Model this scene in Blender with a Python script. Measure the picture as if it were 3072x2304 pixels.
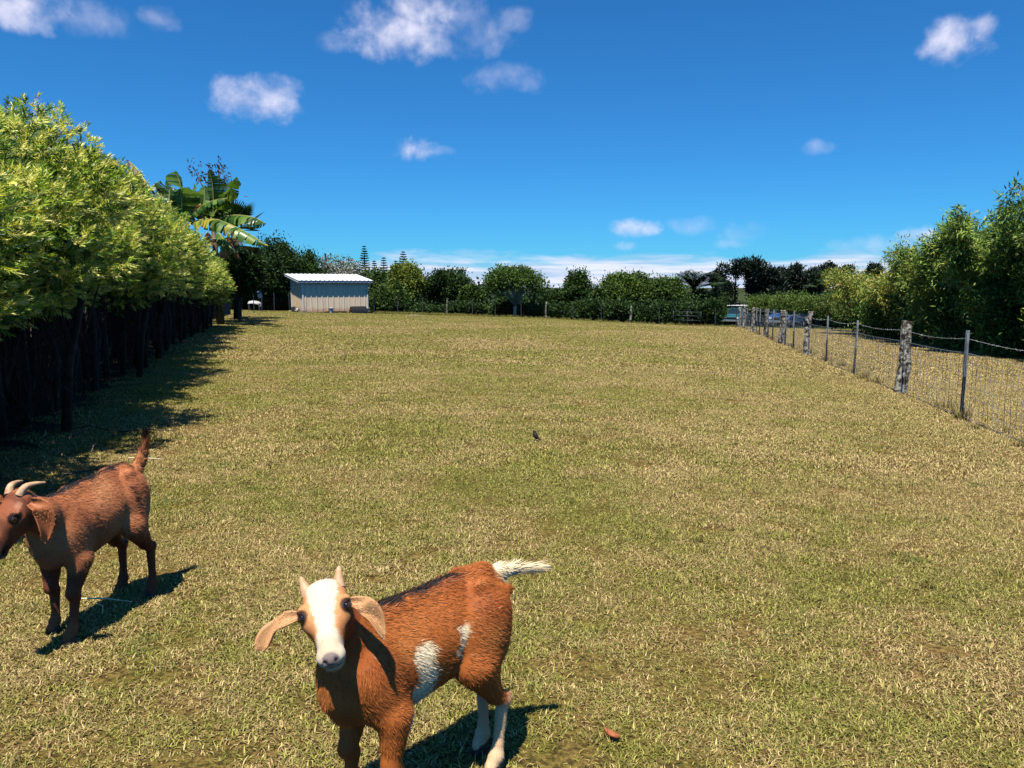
import bpy, math, random
import numpy as np
from mathutils import Vector, Matrix

for o in list(bpy.data.objects):
    bpy.data.objects.remove(o, do_unlink=True)
SC = bpy.context.scene
COL = SC.collection
R = math.radians

# ------------------------------------------------------------------ camera
CAM_H = 1.6
PITCH = 7.2
cd = bpy.data.cameras.new("camera")
cam = bpy.data.objects.new("camera", cd)
COL.objects.link(cam)
cam.location = (0, 0, CAM_H)
cam.rotation_euler = (R(90 - PITCH), 0, 0)
cd.sensor_width = 36
cd.lens = 27.03
cd.clip_start = 0.05
cd.clip_end = 6000
SC.camera = cam

# ------------------------------------------------------------------ sun, sky, exposure
SUN_DIR = Vector((0.10, 0.38, -1.0)).normalized()      # the way the light travels
sl = bpy.data.lights.new("sun", 'SUN')
sl.energy = 5.0
sl.angle = R(0.53)
sl.color = (1.0, 0.95, 0.86)
sun = bpy.data.objects.new("sun", sl)
COL.objects.link(sun)
sun.rotation_euler = SUN_DIR.to_track_quat('-Z', 'Y').to_euler()
SUN_EL = math.asin(-SUN_DIR.z)
SUN_AZ = math.atan2(-SUN_DIR.x, -SUN_DIR.y)

SC.view_settings.view_transform = 'Standard'
SC.view_settings.look = 'None'
SC.view_settings.exposure = 0.52
SC.view_settings.gamma = 1.0
SC.view_settings.use_curve_mapping = False
SC.render.engine = 'CYCLES'
SC.cycles.use_denoising = True
SC.cycles.max_bounces = 6
SC.cycles.diffuse_bounces = 0
SC.cycles.glossy_bounces = 2
SC.cycles.transmission_bounces = 3
SC.cycles.transparent_max_bounces = 6
SC.cycles.caustics_reflective = False
SC.cycles.caustics_refractive = False


class NT:
    """small helper to write node trees"""
    def __init__(self, tree):
        self.t = tree

    def n(self, typ, **kw):
        nd = self.t.nodes.new(typ)
        for k, v in kw.items():
            if k.startswith('i_'):
                key = k[2:]
                key = int(key) if key.isdigit() else key.replace('_', ' ')
                nd.inputs[key].default_value = v
            else:
                setattr(nd, k, v)
        return nd

    def l(self, a, b):
        self.t.links.new(a, b)

    def math(self, op, a, b=None, c=None, clamp=False):
        nd = self.t.nodes.new('ShaderNodeMath')
        nd.operation = op
        nd.use_clamp = clamp
        for i, v in enumerate((a, b, c)):
            if v is None:
                continue
            if isinstance(v, (int, float)):
                nd.inputs[i].default_value = v
            else:
                self.l(v, nd.inputs[i])
        return nd.outputs[0]

    def mix(self, fac, a, b, blend='MIX'):
        nd = self.t.nodes.new('ShaderNodeMix')
        nd.data_type = 'RGBA'
        nd.blend_type = blend
        for sock, v in ((nd.inputs[0], fac), (nd.inputs[6], a), (nd.inputs[7], b)):
            if isinstance(v, (int, float)):
                sock.default_value = v
            elif isinstance(v, (tuple, list)):
                sock.default_value = (v[0], v[1], v[2], 1)
            else:
                self.l(v, sock)
        return nd.outputs[2]

    def sstep(self, v, lo, hi, a=0.0, b=1.0):
        nd = self.t.nodes.new('ShaderNodeMapRange')
        nd.interpolation_type = 'SMOOTHSTEP'
        self.l(v, nd.inputs[0])
        nd.inputs[1].default_value = lo
        nd.inputs[2].default_value = hi
        nd.inputs[3].default_value = a
        nd.inputs[4].default_value = b
        return nd.outputs[0]

    def comb(self, x, y, z):
        nd = self.t.nodes.new('ShaderNodeCombineXYZ')
        for i, v in enumerate((x, y, z)):
            if isinstance(v, (int, float)):
                nd.inputs[i].default_value = v
            else:
                self.l(v, nd.inputs[i])
        return nd.outputs[0]

    def noise(self, vec, scale, detail=3, rough=0.55, dist=0.0):
        nd = self.t.nodes.new('ShaderNodeTexNoise')
        nd.inputs['Scale'].default_value = scale
        nd.inputs['Detail'].default_value = detail
        nd.inputs['Roughness'].default_value = rough
        nd.inputs['Distortion'].default_value = dist
        if vec is not None:
            self.l(vec, nd.inputs['Vector'])
        return nd.outputs[0]


w = bpy.data.worlds.new("World")
SC.world = w
w.use_nodes = True
w.cycles.sampling_method = 'AUTOMATIC'
wt = NT(w.node_tree)
w.node_tree.nodes.clear()
sky = wt.n('ShaderNodeTexSky', sky_type='NISHITA', sun_disc=False)
sky.sun_elevation = SUN_EL
sky.sun_rotation = SUN_AZ
sky.altitude = 900
sky.air_density = 1.0
sky.dust_density = 0.25
sky.ozone_density = 4.0
SKY_STRENGTH = 0.088
# the clear trade-wind blue: pull the red and green of the sky down
skyc = wt.mix(1.0, sky.outputs[0], (0.185, 0.66, 1.04), 'MULTIPLY')
tc = wt.n('ShaderNodeTexCoord')
sep = wt.n('ShaderNodeSeparateXYZ')
wt.l(tc.outputs['Generated'], sep.inputs[0])
el = wt.math('ARCSINE', sep.outputs[2])
az = wt.math('ARCTAN2', sep.outputs[0], sep.outputs[1])
AZ0 = R(36)
azp = wt.math('PINGPONG', wt.math('ADD', az, AZ0), 2 * AZ0)     # the same cloud field all the way round
azp = wt.math('SUBTRACT', azp, AZ0)
vec = wt.comb(azp, el, 0.0)
n1 = wt.noise(vec, 24, 4, 0.55, 0.2)
n2 = wt.noise(vec, 70, 3, 0.5, 0.0)
nn = wt.math('ADD', wt.math('MULTIPLY', wt.math('SUBTRACT', n1, 0.5), 4.6), wt.math('MULTIPLY', wt.math('SUBTRACT', n2, 0.5), 1.7))
# cumulus puffs: azimuth, elevation, half width, half height (degrees), density
PUFFS = [
    (-31.1, 16.28, 2.59, 1.03, 0.95), (-27.7, 16.20, 2.10, 0.67, 0.50), (-23.7, 16.78, 1.05, 0.53, 0.25), (-7.9, 17.28, 3.64, 1.40, 1.00),
    (-6.6, 18.53, 2.27, 1.16, 1.00), (-2.8, 17.69, 1.97, 1.29, 0.45), (-0.2, 18.08, 1.25, 0.62, 0.20), (-12.3, 16.49, 1.14, 0.45, 0.18),
    (-17.6, 12.54, 2.38, 1.21, 1.00), (-15.9, 13.35, 1.42, 0.75, 0.90), (-0.5, 14.45, 1.85, 0.71, 0.42), (-7.0, 9.72, 1.52, 0.81, 0.62),
    (-5.4, 9.65, 0.86, 0.28, 0.22), (28.9, 14.76, 1.79, 1.29, 0.72), (30.0, 15.16, 1.02, 0.91, 0.62), (21.1, 9.30, 0.70, 0.38, 0.28),
    (9.0, 4.20, 1.97, 0.59, 0.78), (12.8, 4.34, 1.35, 0.42, 0.32), (16.5, 3.79, 1.30, 0.54, 0.38), (15.7, 3.04, 0.94, 0.26, 0.32),
    (8.3, 2.96, 0.66, 0.23, 0.30), (27.7, 2.97, 1.32, 0.74, 0.92), (25.1, 2.37, 2.14, 0.61, 0.50), (-2.9, 2.35, 1.87, 0.30, 0.40),
]
layers = [None, None]
for (a, e, hw, hh, dn) in PUFFS:
    lay = 0 if dn >= 0.6 else 1
    q = wt.n('ShaderNodeVectorMath', operation='MULTIPLY_ADD')
    wt.l(vec, q.inputs[0])
    hw *= 1.2 + 0.25 * lay; hh *= 1.2 + 0.25 * lay
    q.inputs[1].default_value = (1 / R(hw), 1 / R(hh), 0)
    q.inputs[2].default_value = (-R(a) / R(hw), -R(e) / R(hh), 0)
    dd = wt.n('ShaderNodeVectorMath', operation='DOT_PRODUCT')
    wt.l(q.outputs[0], dd.inputs[0]); wt.l(q.outputs[0], dd.inputs[1])
    m = wt.math('SUBTRACT', (dn - (1.0 if lay == 0 else 0.45)) * 0.8, dd.outputs['Value'])
    layers[lay] = m if layers[lay] is None else wt.math('MAXIMUM', layers[lay], m)
tot = wt.sstep(wt.math('ADD', layers[0], wt.math('MULTIPLY', nn, 0.66)), -1.4, 1.0, 0.0, 0.93)
wisp = wt.sstep(wt.math('ADD', layers[1], wt.math('MULTIPLY', nn, 0.8)), -1.5, 1.4, 0.0, 0.34)
tot = wt.math('MAXIMUM', tot, wisp)
# streaky bank over the horizon
v2 = wt.comb(wt.math('MULTIPLY', azp, 11.0), wt.math('MULTIPLY', el, 48.0), 3.3)
n3 = wt.noise(v2, 1.0, 3, 0.55, 0.4)
v3 = wt.comb(wt.math('MULTIPLY', azp, 9.0), wt.math('MULTIPLY', el, 150.0), 7.7)
n4 = wt.noise(v3, 1.0, 3, 0.55, 0.3)
edge = wt.math('ADD', el, wt.math('MULTIPLY', wt.math('SUBTRACT', n3, 0.5), R(2.6)))
band = wt.sstep(edge, R(1.25), R(2.45), 0.9, 0.0)
band = wt.math('MULTIPLY', band, wt.sstep(n4, 0.22, 0.5, 0.55, 1.0))
tot = wt.math('MAXIMUM', tot, band)
grey = wt.sstep(n4, 0.40, 0.60)
bcol = wt.mix(grey, (4.9, 5.6, 7.4), (7.4, 7.4, 8.6))
pcol = wt.mix(wt.sstep(n1, 0.35, 0.62), (6.0, 6.1, 7.7), (7.6, 7.4, 8.7))
ccol = wt.mix(wt.sstep(el, R(2.2), R(3.0)), bcol, pcol)
gradc = wt.mix(tot, skyc, ccol)
bg = wt.n('ShaderNodeBackground')
bg.inputs[1].default_value = SKY_STRENGTH
wt.l(gradc, bg.inputs[0])
wo = wt.n('ShaderNodeOutputWorld')
wt.l(bg.outputs[0], wo.inputs[0])

# ------------------------------------------------------------------ helpers
def lin(r, g, b):
    f = lambda c: (c / 255.0 / 12.92) if c <= 10 else ((c / 255.0 + 0.055) / 1.055) ** 2.4
    return (f(r), f(g), f(b))


def ground_z(x, y):
    """the paddock falls gently to the right, and away beyond the far fence on that side"""
    x = np.asarray(x, float)
    y = np.asarray(y, float)
    xc = np.clip(x, -45, 45)
    yc = np.clip(y, -15, 90)
    s = np.clip((xc - 0) / 12.0, 0, 1)
    s = s * s * (3 - 2 * s)
    d = np.clip(yc - 42, 0, 50)
    return -0.026 * xc - 0.0075 * yc - 0.03 * s * d


def gz(x, y):
    return float(ground_z(x, y))


def tag(o, label=None, cat=None, group=None, kind=None):
    if label: o['label'] = label
    if cat: o['category'] = cat
    if group: o['group'] = group
    if kind: o['kind'] = kind
    return o


def empty(name, loc, rz=0.0, **kw):
    o = bpy.data.objects.new(name, None)
    o.empty_display_size = 0.2
    COL.objects.link(o)
    o.location = loc
    o.rotation_euler = (0, 0, rz)
    tag(o, **kw)
    return o


def fast_mesh(name, V, F, col=None, smooth=False):
    """V (n,3); F (m,k) array of equal-sized polygons, or a list of index lists"""
    me = bpy.data.meshes.new(name)
    if isinstance(F, np.ndarray):
        V = np.ascontiguousarray(V, np.float32)
        m, k = F.shape
        me.vertices.add(len(V))
        me.vertices.foreach_set('co', V.ravel())
        me.loops.add(m * k)
        me.loops.foreach_set('vertex_index', np.ascontiguousarray(F, np.int32).ravel())
        me.polygons.add(m)
        me.polygons.foreach_set('loop_start', np.arange(0, m * k, k, dtype=np.int32))
        me.update(calc_edges=True)
    else:
        me.from_pydata([tuple(v) for v in V], [], [tuple(f) for f in F])
        me.update()
    if col is not None:
        at = me.color_attributes.new('Col', 'FLOAT_COLOR', 'POINT')
        c4 = np.ones((len(me.vertices), 4), np.float32)
        c4[:, :3] = col
        at.data.foreach_set('color', c4.ravel())
    if smooth:
        me.polygons.foreach_set('use_smooth', np.ones(len(me.polygons), bool))
    return me


def obj(name, me, mat=None, parent=None, loc=None, rot=None, **kw):
    o = bpy.data.objects.new(name, me)
    COL.objects.link(o)
    if mat is not None and me is not None:
        if len(me.materials) == 0:
            me.materials.append(mat)
    if parent is not None: o.parent = parent
    if loc is not None: o.location = loc
    if rot is not None: o.rotation_euler = rot
    tag(o, **kw)
    return o


class MB:
    """collects shapes; build() links them as one mesh object"""
    def __init__(self):
        self.V = []
        self.F = []

    def add(self, V, F):
        b = len(self.V)
        self.V += [tuple(v) for v in V]
        self.F += [tuple(i + b for i in f) for f in F]

    def box(self, x0, x1, y0, y1, z0, z1, m=None, taper=0.0):
        t = taper
        V = [(x0, y0, z0), (x1, y0, z0), (x1, y1, z0), (x0, y1, z0),
             (x0 + t, y0 + t, z1), (x1 - t, y0 + t, z1), (x1 - t, y1 - t, z1), (x0 + t, y1 - t, z1)]
        if m is not None:
            V = [tuple(m @ Vector(v)) for v in V]
        self.add(V, [(3, 2, 1, 0), (4, 5, 6, 7), (0, 1, 5, 4), (1, 2, 6, 5), (2, 3, 7, 6), (3, 0, 4, 7)])

    def tube(self, P, Rd, n=6, cap=True):
        V, F = tube_arrays(P, Rd, n, cap)
        self.add(V, F)

    def lathe(self, prof, n=20, axis='z', c=(0, 0, 0)):
        V = []
        F = []
        for (r, h) in prof:
            for k in range(n):
                a = 2 * math.pi * k / n
                p = (r * math.cos(a), r * math.sin(a), h)
                if axis == 'x': p = (p[2], p[0], p[1])
                if axis == 'y': p = (p[0], p[2], p[1])
                V.append((p[0] + c[0], p[1] + c[1], p[2] + c[2]))
        for i in range(len(prof) - 1):
            for k in range(n):
                k2 = (k + 1) % n
                F.append((i * n + k, i * n + k2, (i + 1) * n + k2, (i + 1) * n + k))
        self.add(V, F)

    def prism(self, prof, x0, x1, m=None):
        """profile of (y, z) pairs extruded along x"""
        n = len(prof)
        V = [(x0, p[0], p[1]) for p in prof] + [(x1, p[0], p[1]) for p in prof]
        F = [tuple(range(n - 1, -1, -1)), tuple(range(n, 2 * n))]
        F += [(i, (i + 1) % n, n + (i + 1) % n, n + i) for i in range(n)]
        if m is not None:
            V = [tuple(m @ Vector(v)) for v in V]
        self.add(V, F)

    def build(self, name, mat, parent=None, smooth=False, bevel=0.0, **kw):
        me = fast_mesh(name, self.V, self.F, smooth=smooth)
        o = obj(name, me, mat, parent, **kw)
        if bevel:
            b = o.modifiers.new('bevel', 'BEVEL')
            b.width = bevel
            b.segments = 2
            b.limit_method = 'ANGLE'
        return o


def tube_arrays(P, Rd, n=6, cap=True):
    P = [Vector(p) for p in P]
    if not isinstance(Rd, (list, tuple, np.ndarray)):
        Rd = [Rd] * len(P)
    V = []
    F = []
    t0 = (P[1] - P[0]).normalized()
    u = t0.orthogonal().normalized()
    for i, p in enumerate(P):
        if i == 0: t = P[1] - P[0]
        elif i == len(P) - 1: t = P[-1] - P[-2]
        else: t = P[i + 1] - P[i - 1]
        t.normalize()
        u = (u - t * u.dot(t))
        u = u.normalized() if u.length > 1e-6 else t.orthogonal().normalized()
        v = t.cross(u)
        for k in range(n):
            a = 2 * math.pi * k / n
            V.append(tuple(p + (u * math.cos(a) + v * math.sin(a)) * Rd[i]))
    for i in range(len(P) - 1):
        for k in range(n):
            k2 = (k + 1) % n
            F.append((i * n + k, i * n + k2, (i + 1) * n + k2, (i + 1) * n + k))
    if cap:
        F.append(tuple(range(n - 1, -1, -1)))
        F.append(tuple(range((len(P) - 1) * n, len(P) * n)))
    return V, F


def nrm(a):
    return a / np.maximum(np.linalg.norm(a, axis=-1, keepdims=True), 1e-9)


def leaf_arrays(C, D, N, L, W, col, mid=0.45, fold=0.0):
    """one diamond quad per leaf. C base, D direction, N rough normal"""
    n = len(C)
    D = nrm(D)
    S = nrm(np.cross(D, N))
    Nn = np.cross(S, D)
    L = np.broadcast_to(np.asarray(L, float), (n,))[:, None]
    W = np.broadcast_to(np.asarray(W, float), (n,))[:, None]
    V = np.empty((n, 4, 3))
    V[:, 0] = C
    V[:, 1] = C + D * L * mid + S * W * 0.5 + Nn * W * fold
    V[:, 2] = C + D * L
    V[:, 3] = C + D * L * mid - S * W * 0.5 + Nn * W * fold
    F = np.arange(n * 4).reshape(n, 4)
    c = np.repeat(np.asarray(col)[:, None, :], 4, 1).reshape(-1, 3)
    return V.reshape(-1, 3), F, c


def cat(parts):
    V = []
    F = []
    Cc = []
    b = 0
    for (v, f, c) in parts:
        V.append(v)
        F.append(f + b)
        Cc.append(c)
        b += len(v)
    return np.concatenate(V), np.concatenate(F), np.concatenate(Cc)


# ------------------------------------------------------------------ materials
def principled(name, col, rough=0.6, metal=0.0, spec=0.4, noise=None, bump=None, noise2=None):
    """noise = (scale, colour2, amount) object-space mottling; bump = (scale, strength, distance)"""
    m = bpy.data.materials.new(name)
    m.use_nodes = True
    t = NT(m.node_tree)
    b = m.node_tree.nodes['Principled BSDF']
    b.inputs['Roughness'].default_value = rough
    b.inputs['Metallic'].default_value = metal
    b.inputs['Specular IOR Level'].default_value = spec
    b.inputs['Base Color'].default_value = (*col, 1)
    tcn = t.n('ShaderNodeTexCoord')
    if noise:
        nz = t.noise(tcn.outputs['Object'], noise[0], 5, 0.6)
        f = t.sstep(nz, 0.5 - noise[2], 0.5 + noise[2])
        c = t.mix(f, col, noise[1])
        if noise2:
            nz2 = t.noise(tcn.outputs['Object'], noise2[0], 3, 0.6)
            f2 = t.sstep(nz2, noise2[2], noise2[2] + 0.08)
            c = t.mix(f2, c, noise2[1])
        t.l(c, b.inputs['Base Color'])
    if bump:
        nb = t.noise(tcn.outputs['Object'], bump[0], 5, 0.65)
        bp = t.n('ShaderNodeBump')
        bp.inputs['Strength'].default_value = bump[1]
        bp.inputs['Distance'].default_value = bump[2]
        t.l(nb, bp.inputs['Height'])
        t.l(bp.outputs[0], b.inputs['Normal'])
    return m


def leafmat(name, trans=0.3, rough=0.45, spec=0.35, gain=1.0, tcol=(1.25, 1.2, 0.5)):
    """leaf colour comes from the mesh attribute; thin leaves let some light through"""
    m = bpy.data.materials.new(name)
    m.use_nodes = True
    nt = m.node_tree
    t = NT(nt)
    b = nt.nodes['Principled BSDF']
    b.inputs['Roughness'].default_value = rough
    b.inputs['Specular IOR Level'].default_value = spec
    at = t.n('ShaderNodeAttribute', attribute_name='Col')
    c = t.mix(1.0, at.outputs['Color'], (gain, gain, gain), 'MULTIPLY')
    t.l(c, b.inputs['Base Color'])
    if trans > 0:
        tr = t.n('ShaderNodeBsdfTranslucent')
        t.l(t.mix(1.0, c, tcol, 'MULTIPLY'), tr.inputs[0])
        mx = t.n('ShaderNodeMixShader')
        mx.inputs[0].default_value = trans
        t.l(b.outputs[0], mx.inputs[1])
        t.l(tr.outputs[0], mx.inputs[2])
        t.l(mx.outputs[0], nt.nodes['Material Output'].inputs[0])
    return m


M = {}
M['leaf'] = leafmat('leaf', 0.22, 0.6, 0.15)
M['needle'] = leafmat('needle', 0.30, 0.4, 0.4, 1.12)
M['darkleaf'] = leafmat('dark_leaf', 0.10, 0.5, 0.25)
M['banana'] = leafmat('banana_leaf', 0.38, 0.35, 0.45)
M['bamboo'] = leafmat('bamboo_leaf', 0.25, 0.45, 0.3)
M['darkwire'] = principled('rusty_wire', lin(74, 70, 66), 0.6, 0.2, 0.3)
M['bark'] = principled('bark', lin(96, 84, 72), 0.9, noise=(9, lin(60, 50, 42), 0.2), bump=(40, 0.6, 0.02))
M['darkbark'] = principled('dark_bark', lin(62, 50, 42), 0.95, noise=(12, lin(38, 31, 27), 0.2), bump=(40, 0.6, 0.02))
M['palebark'] = principled('pale_bark', lin(206, 184, 148), 0.85, noise=(5, lin(164, 144, 114), 0.2), bump=(30, 0.4, 0.02))
M['culm'] = principled('bamboo_culm', lin(150, 140, 78), 0.5, noise=(6, lin(112, 118, 60), 0.2))
M['oldboard'] = principled('weathered_board', lin(84, 78, 72), 0.9, noise=(6, lin(44, 40, 38), 0.25), bump=(60, 0.5, 0.01))
M['white'] = principled('white_paint', lin(226, 226, 222), 0.45, noise=(7, lin(205, 203, 196), 0.25))
M['roof'] = principled('roof_sheet', lin(222, 220, 216), 0.42, 0.0, 0.5, noise=(2.2, lin(200, 198, 194), 0.3), bump=(3, 0.15, 0.02))


def siding(name, col, dirt):
    """painted steel sheet, faded in streaks, with red soil splashed up from the ground"""
    m = principled(name, col, 0.45, bump=(2.5, 0.12, 0.02))
    t = NT(m.node_tree)
    b = m.node_tree.nodes['Principled BSDF']
    tcn = t.n('ShaderNodeTexCoord')
    sp = t.n('ShaderNodeSeparateXYZ')
    t.l(tcn.outputs['Object'], sp.inputs[0])
    st = t.comb(t.math('MULTIPLY', sp.outputs[0], 9.0), t.math('MULTIPLY', sp.outputs[1], 9.0), t.math('MULTIPLY', sp.outputs[2], 0.8))
    streak = t.sstep(t.noise(st, 1.0, 4, 0.6), 0.42, 0.7, 0.0, 0.55)
    c = t.mix(streak, col, tuple(q * 0.72 for q in col))
    nz = t.noise(tcn.outputs['Object'], 5.0, 4, 0.65)
    hgt = t.math('SUBTRACT', sp.outputs[2], t.math('MULTIPLY', nz, 0.7))
    c = t.mix(t.sstep(hgt, -0.28, 0.12, 0.8, 0.0), c, dirt)
    t.l(c, b.inputs['Base Color'])
    return m


M['tan'] = siding('tan_siding', lin(238, 214, 180), lin(186, 132, 96))
M['ply'] = siding('side_siding', lin(228, 196, 154), lin(190, 128, 84))
M['darkwood'] = principled('dark_timber', lin(66, 58, 50), 0.85, noise=(8, lin(46, 40, 36), 0.2))
M['concrete'] = principled('concrete', lin(150, 140, 126), 0.9, noise=(14, lin(116, 106, 96), 0.2), bump=(50, 0.4, 0.005))
M['blackplastic'] = principled('black_plastic', lin(26, 26, 27), 0.38, 0, 0.5, noise=(10, lin(38, 37, 36), 0.2))
M['wire'] = principled('galvanised_wire', lin(160, 160, 156), 0.5, 0.3, 0.4)
M['steel'] = principled('galvanised_post', lin(176, 180, 180), 0.45, 0.35, 0.5, noise=(9, lin(120, 124, 124), 0.25))
M['greensteel'] = principled('dark_post_paint', lin(70, 78, 82), 0.5, 0.2, 0.5, noise=(12, lin(44, 50, 54), 0.25))
M['lichenwood'] = principled('lichen_wood', lin(88, 74, 58), 0.95, noise=(16, lin(186, 180, 160), 0.09), noise2=(9, lin(48, 40, 32), 0.50), bump=(30, 0.8, 0.02))

# ------------------------------------------------------------------ ground
def turf_nodes(t, posv):
    """patchiness of the paddock, shared by the soil sheet and the blades: 0 straw, 1 green"""
    a = t.noise(posv, 0.23, 3, 0.55, 0.4)
    b = t.noise(posv, 1.1, 4, 0.6, 0.5)
    c = t.noise(posv, 5.5, 3, 0.6)
    s = t.math('ADD', t.math('MULTIPLY', a, 1.0), t.math('ADD', t.math('MULTIPLY', b, 0.75), t.math('MULTIPLY', c, 0.55)))
    g = t.sstep(s, 0.92, 1.40)
    sp = t.n('ShaderNodeSeparateXYZ')
    t.l(posv, sp.inputs[0])
    # drier along and beyond the right-hand fence
    fx = t.math('SUBTRACT', sp.outputs[0], t.math('ADD', t.math('MULTIPLY', sp.outputs[1], 0.2), 4.2))
    dry = t.sstep(fx, -3.6, 0.8)
    g = t.math('MULTIPLY', g, t.math('SUBTRACT', 1.0, t.math('MULTIPLY', dry, 0.85)))
    # greener strip against the far fence
    far = t.sstep(sp.outputs[1], 40.0, 48.0)
    g = t.math('MAXIMUM', g, t.math('MULTIPLY', far, 0.8))
    return g, fx


gm = bpy.data.materials.new('turf_soil')
gm.use_nodes = True
t = NT(gm.node_tree)
geo = t.n('ShaderNodeNewGeometry')
g, fx = turf_nodes(t, geo.outputs['Position'])
fine = t.noise(geo.outputs['Position'], 38, 4, 0.7)
fine2 = t.noise(geo.outputs['Position'], 9, 4, 0.7)
straw = t.mix(t.sstep(fine, 0.36, 0.62), lin(84, 64, 36), lin(150, 122, 68))
green = t.mix(t.sstep(fine, 0.36, 0.62), lin(64, 60, 24), lin(124, 114, 48))
cc = t.mix(g, straw, green)
cc = t.mix(t.sstep(fine2, 0.55, 0.72, 0.0, 0.35), cc, lin(120, 92, 56))
# bare pinkish dirt along the fence line
dirt = t.math('ABSOLUTE', t.math('ADD', fx, t.math('MULTIPLY', t.math('SUBTRACT', fine2, 0.5), 0.9)))
cc = t.mix(t.sstep(dirt, 0.05, 0.34, 0.75, 0.0), cc, lin(176, 142, 118))
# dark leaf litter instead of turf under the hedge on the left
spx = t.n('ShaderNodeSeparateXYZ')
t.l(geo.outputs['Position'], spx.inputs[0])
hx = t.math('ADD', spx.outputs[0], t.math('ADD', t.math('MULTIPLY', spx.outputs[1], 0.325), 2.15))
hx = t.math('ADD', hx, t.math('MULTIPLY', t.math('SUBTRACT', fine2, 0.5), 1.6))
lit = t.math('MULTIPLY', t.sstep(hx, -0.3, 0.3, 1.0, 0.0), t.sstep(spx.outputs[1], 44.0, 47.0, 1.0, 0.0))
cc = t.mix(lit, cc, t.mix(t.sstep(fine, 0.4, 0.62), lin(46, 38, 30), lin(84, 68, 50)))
# scrub floor beyond the far fence
wood = t.math('MAXIMUM', t.sstep(spx.outputs[1], 52.5, 54.5), t.sstep(fx, 11.5, 13.0))
cc = t.mix(wood, cc, t.mix(fine2, lin(44, 52, 26), lin(72, 78, 40)))
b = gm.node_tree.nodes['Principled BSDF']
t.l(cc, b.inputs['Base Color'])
b.inputs['Roughness'].default_value = 0.95
b.inputs['Specular IOR Level'].default_value = 0.1
bp = t.n('ShaderNodeBump')
bp.inputs['Strength'].default_value = 0.9
bp.inputs['Distance'].default_value = 0.05
t.l(t.noise(geo.outputs['Position'], 26, 5, 0.7), bp.inputs['Height'])
t.l(bp.outputs[0], b.inputs['Normal'])

xs = np.unique(np.concatenate([np.linspace(-3000, -60, 8), np.linspace(-60, 60, 121), np.linspace(60, 3000, 8)]))
ys = np.unique(np.concatenate([np.linspace(-3000, -20, 6), np.linspace(-20, 110, 131), np.linspace(110, 4000, 8)]))
X, Y = np.meshgrid(xs, ys, indexing='ij')
rg = np.random.default_rng(5)
Z = ground_z(X, Y)
bumpz = 0.012 * np.sin(X * 1.7 + np.sin(Y * .9)) * np.sin(Y * 1.3 + np.sin(X * 1.1))
near = (np.abs(X) < 55) & (np.abs(Y - 40) < 60)
Z = Z + np.where(near, bumpz, 0)
V = np.stack([X, Y, Z], -1).reshape(-1, 3)
nx, ny = X.shape
I = np.arange(nx * ny).reshape(nx, ny)
F = np.stack([I[:-1, :-1], I[1:, :-1], I[1:, 1:], I[:-1, 1:]], -1).reshape(-1, 4)
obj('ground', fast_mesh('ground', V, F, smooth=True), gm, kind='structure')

# ------------------------------------------------------------------ grass
bm_ = bpy.data.materials.new('grass_blade')
bm_.use_nodes = True
t = NT(bm_.node_tree)
geo = t.n('ShaderNodeNewGeometry')
g, fx = turf_nodes(t, geo.outputs['Position'])
at = t.n('ShaderNodeAttribute', attribute_name='Col')
sc_ = t.n('ShaderNodeSeparateColor')
t.l(at.outputs['Color'], sc_.inputs[0])
r1, r2, r3 = sc_.outputs
gg = t.sstep(t.math('ADD', t.math('MULTIPLY', g, 0.66), t.math('MULTIPLY', r1, 0.72)), 0.34, 0.77)
straw = t.mix(r2, lin(132, 100, 58), lin(236, 208, 142))
green = t.mix(r2, lin(86, 90, 34), lin(184, 178, 84))
cb = t.mix(gg, straw, green)
cb = t.mix(t.sstep(r3, 0.80, 0.97), cb, lin(116, 84, 52))
weed = t.sstep(t.noise(geo.outputs['Position'], 2.6, 2, 0.5), 0.66, 0.72, 0.0, 0.75)
cb = t.mix(t.math('MULTIPLY', weed, t.sstep(r1, 0.2, 0.5)), cb, t.mix(r2, lin(66, 84, 34), lin(132, 150, 66)))
rust = t.sstep(t.noise(geo.outputs['Position'], 1.7, 3, 0.6, 0.5), 0.62, 0.74, 0.0, 0.6)
cb = t.mix(t.math('MULTIPLY', rust, t.sstep(r3, 0.2, 0.6)), cb, t.mix(r2, lin(128, 88, 56), lin(222, 176, 124)))
b = bm_.node_tree.nodes['Principled BSDF']
b.inputs['Roughness'].default_value = 0.55
b.inputs['Specular IOR Level'].default_value = 0.25
t.l(cb, b.inputs['Base Color'])
tr = t.n('ShaderNodeBsdfTranslucent')
t.l(cb, tr.inputs[0])
mx = t.n('ShaderNodeMixShader')
mx.inputs[0].default_value = 0.22
t.l(b.outputs[0], mx.inputs[1])
t.l(tr.outputs[0], mx.inputs[2])
t.l(mx.outputs[0], bm_.node_tree.nodes['Material Output'].inputs[0])


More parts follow.
